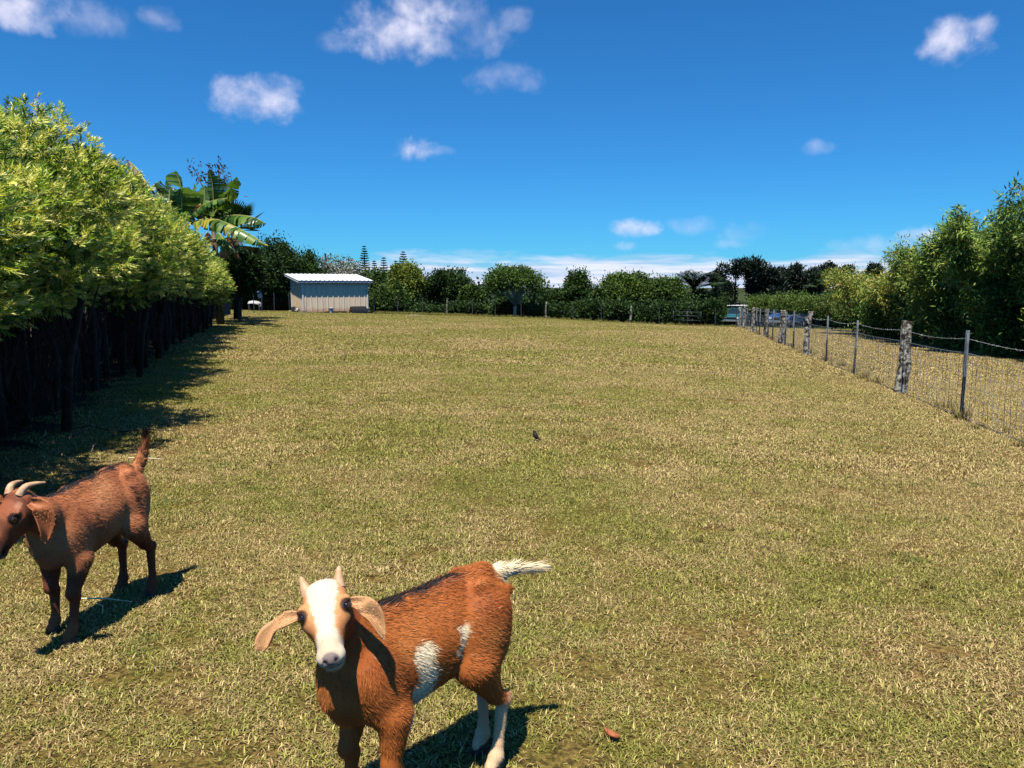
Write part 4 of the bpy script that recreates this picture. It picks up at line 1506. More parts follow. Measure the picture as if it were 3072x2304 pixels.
    banana_leaf(dl, [qq(322, 405), qq(308, 383, .2), qq(292, 360, .3), qq(275, 346, .4)], 0.42, rng, [(72, 58, 54), (52, 42, 42), (88, 72, 64)], 1.3, tear=.9, name='dead_leaf')
    banana_leaf(dl, [qq(322, 412), qq(335, 398, .2), qq(345, 392, .2)], 0.5, rng, Dk, .8, tear=.5)


banana_plants()


def fan_palm():
    rng = np.random.default_rng(41)
    c = UP(505, 500, 37.0)
    root = empty('fan_palm', on_g(c[0], c[1]), label='fan palm with a skirt of dry hanging fronds right of the banana leaves', cat='palm')
    h = c[2] - root.location.z
    mb = MB(); mb.tube([(0, 0, -0.1), (0.05, 0, h * 0.5), (0, 0, h)], [0.2, 0.15, 0.14], 10); mb.build('trunk', M['darkbark'], root, smooth=True)
    def fan(az_, elv, L, cols, name):
        d = np.array([math.cos(az_) * math.cos(elv), math.sin(az_) * math.cos(elv), math.sin(elv)])
        hub = np.array([0, 0, h]) + d * L * 0.55
        side = nrm(np.cross(d, [0, 0, 1.0]))
        upv = np.cross(side, d)
        a = np.linspace(-1.35, 1.35, 24)
        D = d[None] * np.cos(a)[:, None] + side[None] * np.sin(a)[:, None] - np.array([0, 0, .12]) * (np.abs(a) * .5)[:, None]
        C = np.repeat(hub[None], 24, 0)
        V, F, cc_ = leaf_arrays(C, D, np.repeat(upv[None], 24, 0), L * 0.6, 0.09, pal(rng, 24, cols), mid=.55, fold=.15)
        Vt, Ft = tube_arrays([(0, 0, h), tuple(hub)], [.02, .015], 4, False)
        b = len(V)
        obj(name, fast_mesh(name, np.concatenate([V, np.array(Vt)]), np.concatenate([F, np.array(Ft) + b]), np.concatenate([cc_, np.tile(np.array(lin(120, 110, 60)), (len(Vt), 1))])), M['leaf'], root)
    for k in range(13):
        fan(k * 2.4, rng.uniform(-0.1, 1.0), rng.uniform(1.2, 1.6), [(48, 72, 36), (62, 88, 42), (40, 60, 34)], 'frond')
    for k in range(9):
        fan(k * 2.4 + .5, rng.uniform(-1.45, -0.3), rng.uniform(0.9, 2.3), [(84, 66, 42), (64, 50, 34), (112, 92, 56)], 'dead_frond')


fan_palm()


def pod_tree():
    """bare branches with dark pods above the bananas"""
    rng = np.random.default_rng(51)
    Yd = 33.0
    base = UP(462, 480, Yd)
    root = empty('pod_tree', on_g(base[0], base[1]), label='sparse bare-branched tree hung with dark pods behind the banana leaves', cat='tree')
    o0 = np.array(root.location)
    f = np.array(UP(458, 440, Yd)) - o0
    mb = MB(); mb.tube([(0, 0, -.1), tuple(f * .5), tuple(f)], [.1, .07, .05], 7)
    ends = [(415, 360), (428, 372), (455, 352), (470, 350), (478, 362), (490, 375), (500, 400), (484, 395), (505, 425), (440, 385), (495, 440)]
    tips = []
    for (x, y) in ends:
        e = np.array(UP(x, y, Yd + rng.uniform(-.7, .7))) - o0
        mid_ = f + (e - f) * .5 + rng.normal(size=3) * .12
        mb.tube([tuple(f), tuple(mid_), tuple(e)], [.03, .018, .008], 5)
        tips += [e, mid_ * .4 + e * .6]
    mb.build('trunk', M['bark'], root, smooth=True)
    T = np.repeat(np.array(tips), 10, 0)
    n = len(T)
    T = T + rng.normal(size=(n, 3)) * .13
    V, F, c = leaf_arrays(T, rng.normal(size=(n, 3)) + np.array([0, 0, -.3]), rng.normal(size=(n, 3)), rng.uniform(.12, .3, n), .07, pal(rng, n, [(70, 52, 48), (52, 40, 40), (92, 66, 56), (64, 76, 44)]))
    obj('crown', fast_mesh('crown', V, F, c), M['leaf'], root)


pod_tree()


# ---- trees along the far end
DKG = [(44, 66, 32), (56, 80, 38), (36, 54, 28), (70, 94, 46)]
MDG = [(66, 92, 38), (82, 106, 44), (52, 76, 34), (98, 120, 54)]
YLG = [(104, 124, 48), (126, 138, 56), (82, 104, 42), (146, 150, 64)]


def far_tree(dx, Yd, top, width, bottom, label, colours, seed, n=620, per=16, L=.18, W=.10, r0=.09, bark='bark', shape='round', mat='leaf', name='broadleaf_tree', group=None, inner=.25, nl=9, fork=None):
    rng = np.random.default_rng(seed)
    X0 = (dx - 1106) / 1661 * Yd
    loc = on_g(X0, Yd)
    zt = UP(dx, top, Yd)[2] - loc[2]
    zb = UP(dx, bottom, Yd)[2] - loc[2]
    rw = width / 1661 * Yd / 2
    hc = (zt + zb) / 2; hh = (zt - zb) / 2
    lob = []
    for k in range(nl):
        a = 2 * math.pi * k / nl * 1.0 + rng.uniform(-.5, .5)
        e = rng.uniform(-.65, .95)
        if shape == 'umbrella': e = rng.uniform(-.05, .95)
        ce = math.sqrt(max(0.05, 1 - e * e))
        r = rng.uniform(.36, .5)
        lob.append((rw * (1 - r) * ce * math.cos(a), rw * (1 - r) * ce * math.sin(a), hc + hh * (1 - r) * e, rw * r, rw * r, max(hh * r, rw * r * .6)))
    lob.append((0, 0, hc + hh * .35, rw * .55, rw * .55, hh * .62))
    for k in range(7):      # sprays that break the outline
        a = rng.uniform(0, 6.28); q = rng.uniform(.3, 1.0)
        s_ = rng.uniform(.10, .2) * rw
        lob.append((rw * q * math.cos(a), rw * q * math.sin(a), hc + hh * (.98 - .45 * q) + rng.uniform(-.1, .3), s_, s_, s_ * 1.5))
    return tree(name, label, loc, rng, lob, n, per, L, W, colours, r0=r0, fork=fork if fork else max(.5, zb * 1.0 + .15), bark=bark, mat=mat, group=group, inner=inner, rag=(.72, 1.26), spread=.19)


far_tree(598, 56, 520, 90, 655, 'tall dark leafy tree behind the pen left of the shed', DKG, 201, 760)
far_tree(655, 58, 552, 110, 660, 'broad dark leafy tree over the left end of the shed roof', DKG + MDG[:1], 202, 800)
far_tree(560, 57, 560, 100, 668, 'dark tree filling the gap between the fan palm and the shed', DKG[:3], 203, 800)
far_tree(520, 34.5, 548, 80, 652, 'dark low-branched tree shading the ground just right of the hedge end', DKG[:3], 217, 900, fork=.9, r0=.06)
far_tree(566, 52, 556, 84, 642, 'dark spreading tree whose low canopy shades the pen left of the shed', DKG[:3], 218, 900, fork=.9)
far_tree(738, 60, 566, 118, 650, 'pale whitish flowering tree behind the shed roof', [(150, 152, 140), (96, 112, 82), (176, 174, 164), (70, 88, 56)], 204, 420, 10, L=.16, W=.09, bark='palebark')
far_tree(800, 62, 590, 80, 660, 'leafy tree behind the right end of the shed roof, below the conical pines', MDG + DKG[:1], 205, 520)
far_tree(880, 56, 574, 72, 660, 'light green leafy tree with bright top just right of the tall pines', YLG, 206, 520)
far_tree(842, 54, 622, 80, 682, 'low leafy tree close right of the shed', MDG + DKG[:2], 207, 520)
far_tree(965, 57, 592, 98, 668, 'round dark dense tree left of the umbrella-shaped tree', DKG, 208, 720)
far_tree(1018, 55, 622, 46, 682, 'small open tree between the round dark tree and the umbrella-shaped tree', MDG, 209, 300)
far_tree(1204, 57, 636, 64, 686, 'low dark tree just right of the umbrella-shaped tree', DKG, 211, 520)
far_tree(1250, 57, 588, 60, 672, 'upright open-crowned tree rising right of the umbrella-shaped tree', DKG + MDG[:2], 212, 230, nl=7, inner=.1)
far_tree(1298, 55, 634, 70, 688, 'low leafy tree between the upright open tree and the flat-topped trees', MDG + DKG, 213, 520)
far_tree(1348, 55, 602, 118, 668, 'wide flat-topped leafy tree in the middle right of the far tree line', MDG + YLG[:1], 214, 600, shape='umbrella')
far_tree(1425, 55, 612, 112, 676, 'flat-topped leafy tree below the row of small pines near the palm', MDG + DKG[1:2], 215, 620, shape='umbrella')
far_tree(1525, 62, 640, 90, 694, 'dark low tree between the palm and the tall dark windbreak', DKG, 216, 560)


def umbrella_tree():
    rng = np.random.default_rng(210)
    Yd = 51.8
    loc = on_g(*UP(1113, 685, Yd)[:2])
    root = empty('umbrella_tree', loc, label='umbrella-shaped tree with a pale forked trunk standing alone at the far fence', cat='tree')
    zt = UP(1110, 566, Yd)[2] - loc[2]
    lob = []
    W2 = 2.05
    for k in range(15):
        a = k * 2.4
        r_ = W2 * math.sqrt((k + .5) / 15) * .85
        z = zt - .62 - 1.0 * (r_ / W2) ** 2 - rng.uniform(0, .25)
        lob.append((r_ * math.cos(a) - .1, r_ * math.sin(a), z, .58, .58, .46))
    mb = MB()
    mb.tube([(0, 0, -.15), (-.03, 0, .4), (.02, 0, .75)], [.15, .11, .1], 9)
    for k, l in enumerate(lob):
        p = np.array(l[:3]); f = np.array([.02, 0, .7 + .05 * (k % 3)])
        m1 = f + (p - f) * .4 + np.array([0, 0, .12]) + rng.normal(size=3) * .06
        mb.tube([tuple(f), tuple(m1), tuple(f + (p - f) * .75), tuple(p)], [.06, .042, .03, .012], 6)
    mb.build('trunk', M['palebark'], root, smooth=True)
    V, F, c = leafy(rng, lob, 900, 13, .16, .095, MDG + [(76, 104, 48)], spread=.15, inner=.2)
    obj('crown', fast_mesh('crown', V, F, c), M['leaf'], root)


umbrella_tree()


def norfolk(dx, Yd, top, half, label, seed, bottom=660, group='conical pines on the skyline'):
    rng = np.random.default_rng(seed)
    loc = on_g((dx - 1106) / 1661 * Yd, Yd)
    H = UP(dx, top, Yd)[2] - loc[2]
    Wd = half / 1661 * Yd
    root = empty('norfolk_pine', loc, label=label, cat='pine tree', group=group)
    mb = MB(); mb.tube([(0, 0, -.2), (0, 0, H * .6), (0, 0, H * .99)], [H * .022, H * .013, .012], 7); mb.build('trunk', M['darkbark'], root, smooth=True)
    parts = []
    zl = max(.8, UP(dx, bottom, Yd)[2] - loc[2])
    tiers = int(max(9, (H - zl) / .27))
    for k in range(tiers):
        f = k / (tiers - 1)
        z = zl + (H - .25 - zl) * f
        rl = Wd * (1 - f) ** .75 * rng.uniform(.8, 1.1) + .12
        nb = 7
        a0 = rng.uniform(0, 6.28)
        for b_ in range(nb):
            a = a0 + b_ * 6.283 / nb + rng.uniform(-.12, .12)
            d = np.array([math.cos(a), math.sin(a), 0])
            m = max(4, int(rl / .11))
            s = np.linspace(.08, 1, m)
            P = np.array([0, 0, z]) + d * (s * rl)[:, None] + np.array([0, 0, 1.0]) * (.22 * rl * s ** 1.6)[:, None]
            for sg in (-1, 1):
                sd = np.array([-d[1], d[0], 0]) * sg
                D = d * .6 + sd * .8 + np.array([0, 0, .25]) + rng.normal(size=(m, 3)) * .1
                parts.append(leaf_arrays(P, D, np.tile([0, 0, 1.0], (m, 1)) + rng.normal(size=(m, 3)) * .3, .5 * (1.25 - s * .6) * min(1, rl + .3), .26, pal(rng, m, [(38, 58, 40), (48, 70, 46), (32, 48, 36)]), fold=.2))
    V, F, c = cat(parts)
    obj('crown', fast_mesh('crown', V, F, c), M['darkleaf'], root)


norfolk(791, 92, 529, 15, 'tallest slim conical pine above the right half of the shed roof', 301)
norfolk(812, 96, 561, 10, 'smallest conical pine between the tallest pine and its neighbour', 302)
norfolk(832, 90, 554, 14, 'conical pine standing just right of the shed roof', 303)
norfolk(858, 98, 561, 13, 'conical pine close left of the tall right-hand pine', 304)
norfolk(874, 90, 541, 17, 'tall right-hand conical pine above the light green tree', 305)
for i, (x, tp, hw) in enumerate([(1403, 598, 7), (1413, 601, 7), (1424, 609, 7), (1434, 612, 8)]):
    norfolk(x, 108 + i, tp, hw, ['leftmost and highest of the four tiny pines above the flat-topped tree', 'second of the four tiny pines above the flat-topped tree', 'third of the four tiny pines above the flat-topped tree', 'rightmost of the four tiny pines above the flat-topped tree'][i], 310 + i)
norfolk(1519, 104, 622, 10, 'small conical pine just right of the coconut palm', 320)
norfolk(1532, 100, 630, 10, 'low conical pine between the palm and the dark windbreak', 321)


def coconut(dx, Yd, top, label, seed, L=1.7, nf=13, lean=.2, base_drop=45, wind=0.2):
    rng = np.random.default_rng(seed)
    loc = on_g((dx - 1106) / 1661 * Yd, Yd)
    root = empty('coconut_palm', loc, label=label, cat='palm')
    H = UP(dx, top + base_drop, Yd)[2] - loc[2]
    mb = MB(); mb.tube([(0, 0, -.1), (lean * .3, 0, H * .5), (lean, 0, H)], [.17, .12, .1], 9); mb.build('trunk', M['bark'], root, smooth=True)
    for k in range(nf):
        a = k * 2.4 + rng.uniform(-.3, .3)
        e = rng.uniform(.45, 1.4)
        d = np.array([math.cos(a) * math.cos(e), math.sin(a) * math.cos(e), math.sin(e)])
        hz = np.array([math.cos(a), math.sin(a), 0])
        s = np.linspace(0, 1, 26)
        P = np.array([lean, 0, H]) + d * (s * L)[:, None] + (hz * .35 - np.array([0, 0, .55]) + np.array([wind, 0, 0])) * (s ** 2.2 * L * .55)[:, None]
        T = nrm(np.gradient(P, axis=0))
        parts = []
        for sg in (-1, 1):
            sd = nrm(np.cross(T, [0, 0, 1.0])) * sg
            D = sd * .75 + T * .6 + np.array([wind * .4, 0, -.35])
            parts.append(leaf_arrays(P, D, np.tile([0, 0, 1.0], (26, 1)), .62 * np.sin(np.pi * np.clip(s * .9 + .08, 0, 1)) * L / 1.7, .2, pal(rng, 26, [(44, 66, 38), (58, 82, 44), (36, 56, 34)]), fold=.1))
        V, F, c = cat(parts)
        Vt, Ft = tube_arrays([tuple(p) for p in P[::5]], [.025, .02, .016, .012, .008, .005][:len(P[::5])], 4, False)
        b = len(V)
        obj('frond', fast_mesh('frond', np.concatenate([V, np.array(Vt)]), np.concatenate([F, np.array(Ft) + b]), np.concatenate([c, np.tile(np.array(lin(90, 90, 50)), (len(Vt), 1))])), M['darkleaf'], root)


coconut(1490, 62, 588, 'coconut palm with wind-bent fronds left of the tall dark windbreak', 331, 2.3, 22, base_drop=36)
coconut(1822, 66, 571, 'palm top rising above the yellow bamboo on the right', 332, 1.6, 12)
coconut(1765, 70, 578, 'drooping palm top against the dark windbreak trees', 333, 1.5, 14, wind=-.1)


def windbreak(dx, Yd, top, width, bottom, label, seed, n=26):
    """upswept dark plumes, ragged along the top"""
    rng = np.random.default_rng(seed)
    X0 = (dx - 1106) / 1661 * Yd
    loc = on_g(X0, Yd)
    H = UP(dx, top, Yd)[2] - loc[2]
    zb = .3
    rw = width / 1661 * Yd / 2
    lob = []
    for k in range(n):
        x = rng.uniform(-1, 1) * rw * .95; y = rng.uniform(-1, 1) * rw * .6
        t_ = H * (1 - .33 * (abs(x) / rw) ** 2) * rng.uniform(.82, 1.0)
        z = rng.uniform(zb + .8, t_ - .5) if k % 2 else t_ - .55
        lob.append((x, y, z, .46, .46, .7))
    for k in range(n // 2):
        lob.append((rng.uniform(-1, 1) * rw * .8, rng.uniform(-.6, .6) * rw, rng.uniform(.4, 1.6), .6, .5, .7))
    root = empty('windbreak_tree', loc, label=label, cat='tree', group='dark windbreak trees')
    mb = MB()
    for k in range(4):
        x = (k - 1.5) * rw * .4
        mb.tube([(x, 0, -.2), (x * 1.1, .1, H * .4), (x * 1.2, .1, H * .85)], [.14, .1, .03], 7)
    mb.build('trunk', M['darkbark'], root, smooth=True)
    V, F, c = leafy(rng, lob, 2500, 13, .36, .12, [(28, 40, 30), (36, 50, 36), (24, 34, 27), (44, 58, 40)], spread=.16, inner=.3, up=.6)
    obj('crown', fast_mesh('crown', V, F, c), M['darkleaf'], root)


windbreak(1602, 76, 556, 150, 690, 'tallest black-green windbreak tree behind the teal pickup', 341, 46)
windbreak(1664, 82, 580, 84, 690, 'low gap tree between the two taller dark windbreak trees', 342, 22)
windbreak(1712, 80, 568, 120, 690, 'second dark windbreak tree, above the round shrubs', 343, 38)
windbreak(1795, 84, 570, 140, 690, 'third dark windbreak tree behind the palms on the right', 344, 38)
windbreak(1872, 80, 572, 50, 690, 'narrow dark windbreak tree just left of the bamboo tops', 345, 14)


def bush(dx, Yd, top, width, label, seed, colours, group, n=420, L=.14, W=.045, name='round_shrub', depth=None, mat='leaf', X0=None, lift=0.0):
    rng = np.random.default_rng(seed)
    if X0 is None: X0 = (dx - 1106) / 1661 * Yd
    loc = on_g(X0, Yd)
    H = UP(dx, top, Yd)[2] - loc[2]
    rw = width / 1661 * Yd / 2
    lob = [(0, 0, H * (.5 + lift * .5), rw * .8, rw * .75, H * .47 * (1 - lift))]
    for k in range(8):
        a = k * 2.4
        e = rng.uniform(.25, .75)
        e = lift + e * (1 - lift)
        lob.append((rw * .55 * math.cos(a), rw * .5 * math.sin(a), H * e, rw * .42, rw * .42, H * .25 * (1 - lift * .6)))
    root = empty(name, loc, label=label, cat='shrub', group=group)
    mb = MB()
    for k in range(4):
        a = k * 1.6
        mb.tube([(.1 * math.cos(a), .1 * math.sin(a), -.1), (.3 * rw * math.cos(a), .3 * rw * math.sin(a), H * .6)], [.04, .015], 6)
    mb.build('stems', M['darkbark'], root)
    V, F, c = leafy(rng, lob, int(n * 1.4), 13, L, W * 1.25, colours, spread=.13, inner=.2, up=.7)
    obj('crown', fast_mesh('crown', V, F, c), M[mat], root)


SHR = [(88, 112, 52), (104, 126, 58), (70, 94, 44), (120, 138, 66)]
for i, (x, Yd, tp, wd) in enumerate([(1648, 62, 640, 72), (1703, 55, 634, 78), (1752, 50, 644, 70), (1800, 46, 640, 80), (1846, 41, 640, 90), (1892, 37, 660, 90)]):
    bush(x, Yd, tp, wd, ['clipped round shrub beside the teal pickup, leftmost of the row beyond the fence', 'second clipped round shrub of the row, above the blue pickup', 'third clipped round shrub of the row beyond the right fence',
                         'fourth clipped shrub of the row beyond the right fence', 'fifth clipped shrub, merging into the yellow bamboo', 'rightmost darker shrub of the row at the foot of the yellow bamboo'][i], 360 + i, SHR, 'round shrubs beyond the right fence', 520, lift=.42 if i < 3 else .25)
rb_ = random.Random(9)
UND = [(-19.5, 55.5), (-17.6, 53.8), (-15.8, 54.0), (-19.0, 52.5), (-8.2, 53.8), (-6.0, 53.6), (-3.2, 53.4), (-0.2, 55.4), (1.8, 53.2), (3.6, 52.6), (5.4, 52.0), (7.2, 51.6), (9.0, 51.0), (10.8, 50.4), (12.6, 50.6)]
for i, (x, yv) in enumerate(UND):
    bush(1106 + x / yv * 1661, yv, rb_.uniform(648, 668) if i > 3 else 636, rb_.uniform(75, 95), 'dense dark green bush in the thicket behind the far wire fence' if i > 3 else 'dense dark bush in the shade behind the pen left of the shed', 400 + i, DKG, 'thicket bushes behind the far fence' if i > 3 else 'dark bushes left of the shed', 430, .2, .11, 'thicket_bush', X0=x)


# ---- bamboo on the right
def bamboo(x, yv, H, rad, label, seed, colours, n=640, culms=16, lean=(0, 0), L=.19, W=.042, low=.2, group='bamboo clumps beyond the right fence'):
    rng = np.random.default_rng(seed)
    loc = on_g(x, yv)
    root = empty('bamboo_clump', loc, label=label, cat='bamboo', group=group)
    cl = []
    ctr = []
    for k in range(culms):
        a = rng.uniform(0, 6.28); r_ = rad * .35 * math.sqrt(rng.uniform())
        h = H * rng.uniform(.62, 1.0)
        b = np.array([r_ * math.cos(a), r_ * math.sin(a), 0])
        out = rad * rng.uniform(.4, 1.0)
        tip = b + np.array([out * math.cos(a) + lean[0], out * math.sin(a) + lean[1], h])
        m1 = b + np.array([.15 * out * math.cos(a), .15 * out * math.sin(a), h * .55])
        c = bez([b, m1, b * .2 + tip * .8 + np.array([0, 0, h * .07]), tip], 16)
        cl.append(c)
        mb = MB(); mb.tube([tuple(p) for p in c], [.028 * (1 - .85 * i / 15) for i in range(16)], 6)
        mb.build('culm', M['culm'], root, smooth=True)
        for _ in range(int(n * 1.7 / culms)):
            f = rng.uniform(low, 1.0)
            p = c[min(15, int(f * 15))]
            sp = rad * (.40 * (1 - f * .75)) + .12
            ctr.append(p + rng.normal(size=3) * np.array([sp, sp, .2]))
    # leaf masses carried along the upper culms
    lob = []
    for c in cl:
        for f_ in (.38, .6, .8, .97):
            if f_ < low: continue
            p = c[min(15, int(f_ * 15))]
            r_ = rad * rng.uniform(.26, .42) * (1.15 - .62 * f_)
            lob.append((*(p + rng.normal(size=3) * rad * .12), r_, r_, r_ * rng.uniform(.8, 1.25)))
    V, F, c = leafy(rng, lob, int(n * 2.1), 14, L, W, colours, spread=.17, inner=.15, up=.1, droop=.45)
    obj('foliage', fast_mesh('foliage', V, F, c), M['bamboo'], root)


BG = [(122, 154, 62), (94, 126, 52), (154, 176, 76), (70, 100, 46)]
BY = [(150, 160, 70), (170, 172, 82), (124, 144, 58), (92, 118, 48), (176, 162, 74)]
def bz(dx, dy, yv): return UP(dx, dy, yv)[2] - gz((dx - 1106) / 1661 * yv, yv)
bamboo(15.9, 22.6, bz(2185, 352, 22.6), 1.35, 'tallest bamboo clump at the right edge of the picture', 501, BG, 900, 22)
bamboo(15.4, 24.6, bz(2125, 440, 24.6), 1.2, 'bamboo clump with a pale culm showing, next left of the tallest one', 502, BG + BY[:1], 760, 16, lean=(-.3, 0))
bamboo(15.7, 26.4, bz(2090, 470, 26.4), 1.3, 'mid-height green bamboo clump between the pale green one and the pale culm', 509, BG, 800, 16)
bamboo(16.2, 28.5, bz(2045, 525, 28.5), 1.7, 'bushy pale green bamboo clump in the middle of the bamboo row', 503, BY[:4] + BG[:2], 980, 20)
bamboo(16.9, 32.5, bz(1985, 578, 32.5), 1.6, 'bamboo clump with yellowing leaves left of the pale green one', 504, BY, 800, 16)
bamboo(17.6, 37.5, bz(1900, 588, 37.5), 1.8, 'low golden bamboo clump at the left end of the bamboo row', 505, BY, 800, 16)
bamboo(16.2, 19.6, bz(2300, 330, 19.6), 1.4, 'bamboo clump cut off by the right edge of the picture', 506, BG, 760, 16)
bamboo(18.8, 25.5, bz(2230, 420, 25.5), 1.6, 'dark bamboo clump behind the tallest one', 507, BG[1:], 700, 14)
bamboo(19.5, 31.0, bz(2100, 520, 31.0), 1.8, 'dark bamboo clump behind the pale green one', 508, BG[1:], 700, 14)
# low dark skirts of leaves along the foot of the bamboo
for i, (x, yv) in enumerate([(14.9, 21.2), (15.3, 24.0), (15.5, 27.0), (15.9, 30.2), (16.4, 33.6), (17.0, 35.6), (15.2, 18.6)]):
    bush(1106 + x / yv * 1661, yv, 600 + (i % 3) * 12, 150 if i != 6 else 200, 'leafy undergrowth at the foot of the bamboo row', 520 + i, BG[1:] + DKG[:2], 'undergrowth at the foot of the bamboo', 520, .2, .04, 'undergrowth_shrub', X0=x + .5)


# ---- far woodland that closes the view between the nearer trees
def far_wood():
    rng = np.random.default_rng(601)
    lob = []
    for k in range(90):
        x = rng.uniform(-48, 44)
        yv = rng.uniform(82, 100)
        z0 = gz(x, yv)
        h = rng.uniform(1.2, 2.1)
        lob.append((x, yv, z0 + h * .5, rng.uniform(1.6, 2.6), 1.2, h * .55))
    V, F, c = leafy(rng, lob, 3600, 13, .5, .3, DKG[:3] + [(50, 72, 44)], spread=.14, inner=.1, up=.6)
    obj('far_woodland', fast_mesh('far_woodland', V, F, c), M['darkleaf'], None, kind='stuff', label='dark distant woodland seen between the nearer trees', cat='woodland')


far_wood()

# ------------------------------------------------------------------ goats
def surface_nets(Fv, o, h):
    """dual surface of the zero level of a sampled field: vertices, quads"""
    S = Fv < 0
    nx, ny, nz = Fv.shape
    cs = np.zeros((nx - 1, ny - 1, nz - 1), np.int8)
    for i in (0, 1):
        for j in (0, 1):
            for k in (0, 1):
                cs += S[i:nx - 1 + i, j:ny - 1 + j, k:nz - 1 + k]
    act = (cs > 0) & (cs < 8)
    ids = np.full(act.shape, -1, np.int64)
    A = np.argwhere(act)
    ids[act] = np.arange(len(A))
    P = np.zeros((len(A), 3)); W = np.zeros(len(A))
    cor = [(i, j, k) for i in (0, 1) for j in (0, 1) for k in (0, 1)]
    val = {c: Fv[A[:, 0] + c[0], A[:, 1] + c[1], A[:, 2] + c[2]] for c in cor}
    for c in cor:
        for ax in range(3):
            if c[ax]: continue
            d = list(c); d[ax] = 1; d = tuple(d)
            a, b = val[c], val[d]
            m = (a < 0) != (b < 0)
            t_ = np.where(m, a / np.where(m, a - b, 1), 0)
            q = np.array(c, float)[None].repeat(len(A), 0)
            q[:, ax] = t_
            P += q * m[:, None]; W += m
    V = (A + P / W[:, None]) * h + o
    Q = []
    for ax in range(3):
        u, v = [(1, 2), (2, 0), (0, 1)][ax]
        a = [slice(None)] * 3; b = [slice(None)] * 3
        a[ax] = slice(0, -1); b[ax] = slice(1, None)
        s0, s1 = S[tuple(a)], S[tuple(b)]
        for flip in (0, 1):
            E = np.argwhere((s0 & ~s1) if not flip else (~s0 & s1))
            E = E[(E[:, u] > 0) & (E[:, v] > 0)]
            def cell(du, dv):
                c = E.copy(); c[:, u] -= du; c[:, v] -= dv
                return ids[c[:, 0], c[:, 1], c[:, 2]]
            q = np.stack([cell(1, 1), cell(0, 1), cell(0, 0), cell(1, 0)], -1)
            if flip: q = q[:, ::-1]
            Q.append(q)
    Q = np.concatenate(Q)
    return V, Q[(Q >= 0).all(1)]


class Field:
    def __init__(self, lo, hi, h):
        self.o = np.array(lo, float); self.h = h
        self.n = np.ceil((np.array(hi) - self.o) / h).astype(int)
        self.D = np.full(self.n, 0.3, np.float32)

    def put(self, lo, hi, fn, k, sub=False):
        a = np.clip(np.floor((np.array(lo) - k * 1.6 - .012 - self.o) / self.h).astype(int), 0, self.n)
        b = np.clip(np.ceil((np.array(hi) + k * 1.6 + .012 - self.o) / self.h).astype(int), 0, self.n)
        if (b <= a).any(): return
        ax = [self.o[i] + self.h * np.arange(a[i], b[i], dtype=np.float32) for i in range(3)]
        P = np.stack(np.meshgrid(*ax, indexing='ij'), -1)
        d = fn(P)
        sl = tuple(slice(a[i], b[i]) for i in range(3))
        D = self.D[sl]
        if sub:
            hh = np.clip(0.5 - 0.5 * (D + d) / k, 0, 1)
            self.D[sl] = D * (1 - hh) - d * hh + k * hh * (1 - hh)
        else:
            hh = np.clip(0.5 + 0.5 * (D - d) / k, 0, 1)
            self.D[sl] = D * (1 - hh) + d * hh - k * hh * (1 - hh)

    def cone(self, a, b, ra, rb, k=.02, sq=None):
        """tapered capsule; sq = (axis, factor) widens it along an axis"""
        a = np.array(a, float); b = np.array(b, float)
        ab = b - a; L2 = ab @ ab
        def fn(P):
            Q = P - a
            t_ = np.clip((Q @ ab) / L2, 0, 1)
            r = Q - t_[..., None] * ab
            if sq is not None:
                ax_, f_ = sq
                ax_ = np.array(ax_)
                r = r + (r @ ax_)[..., None] * ax_ * (1 / f_ - 1)
            return np.sqrt((r * r).sum(-1)) - (ra + (rb - ra) * t_)
        m = max(ra, rb) * (sq[1] if sq else 1)
        self.put(np.minimum(a, b) - max(m, ra, rb), np.maximum(a, b) + max(m, ra, rb), fn, k)

    def ell(self, c, r, k=.02, Rm=None, sub=False):
        c = np.array(c, float); r = np.array(r, float)
        def fn(P):
            Q = P - c
            if Rm is not None: Q = Q @ Rm.T          # rows of Rm are the axes
            k0 = np.sqrt(((Q / r) ** 2).sum(-1)); k1 = np.sqrt(((Q / r ** 2) ** 2).sum(-1)) + 1e-6
            return k0 * (k0 - 1) / k1
        m = r.max()
        self.put(c - m, c + m, fn, k, sub)


TRUNK = np.array([  # x, centre z, half height, half width
    (-.345, .575, .050, .045), (-.315, .570, .095, .080), (-.26, .560, .128, .104), (-.18, .545, .140, .112), (-.08, .512, .162, .132),
    (.03, .493, .170, .130), (.12, .490, .172, .118), (.20, .492, .166, .100), (.262, .500, .132, .078), (.305, .500, .070, .048)])

M['coat'] = leafmat('goat_coat', 0.0, 0.62, 0.18)
M['fur'] = leafmat('goat_fur', 0.12, 0.5, 0.25, tcol=(1.1, 1.0, .9))
M['horn'] = principled('horn', lin(214, 174, 134), 0.55, noise=(40, lin(176, 132, 94), 0.25), bump=(90, .3, .003))
M['hoof'] = principled('hoof', lin(64, 54, 46), 0.6, noise=(40, lin(44, 37, 32), 0.2))


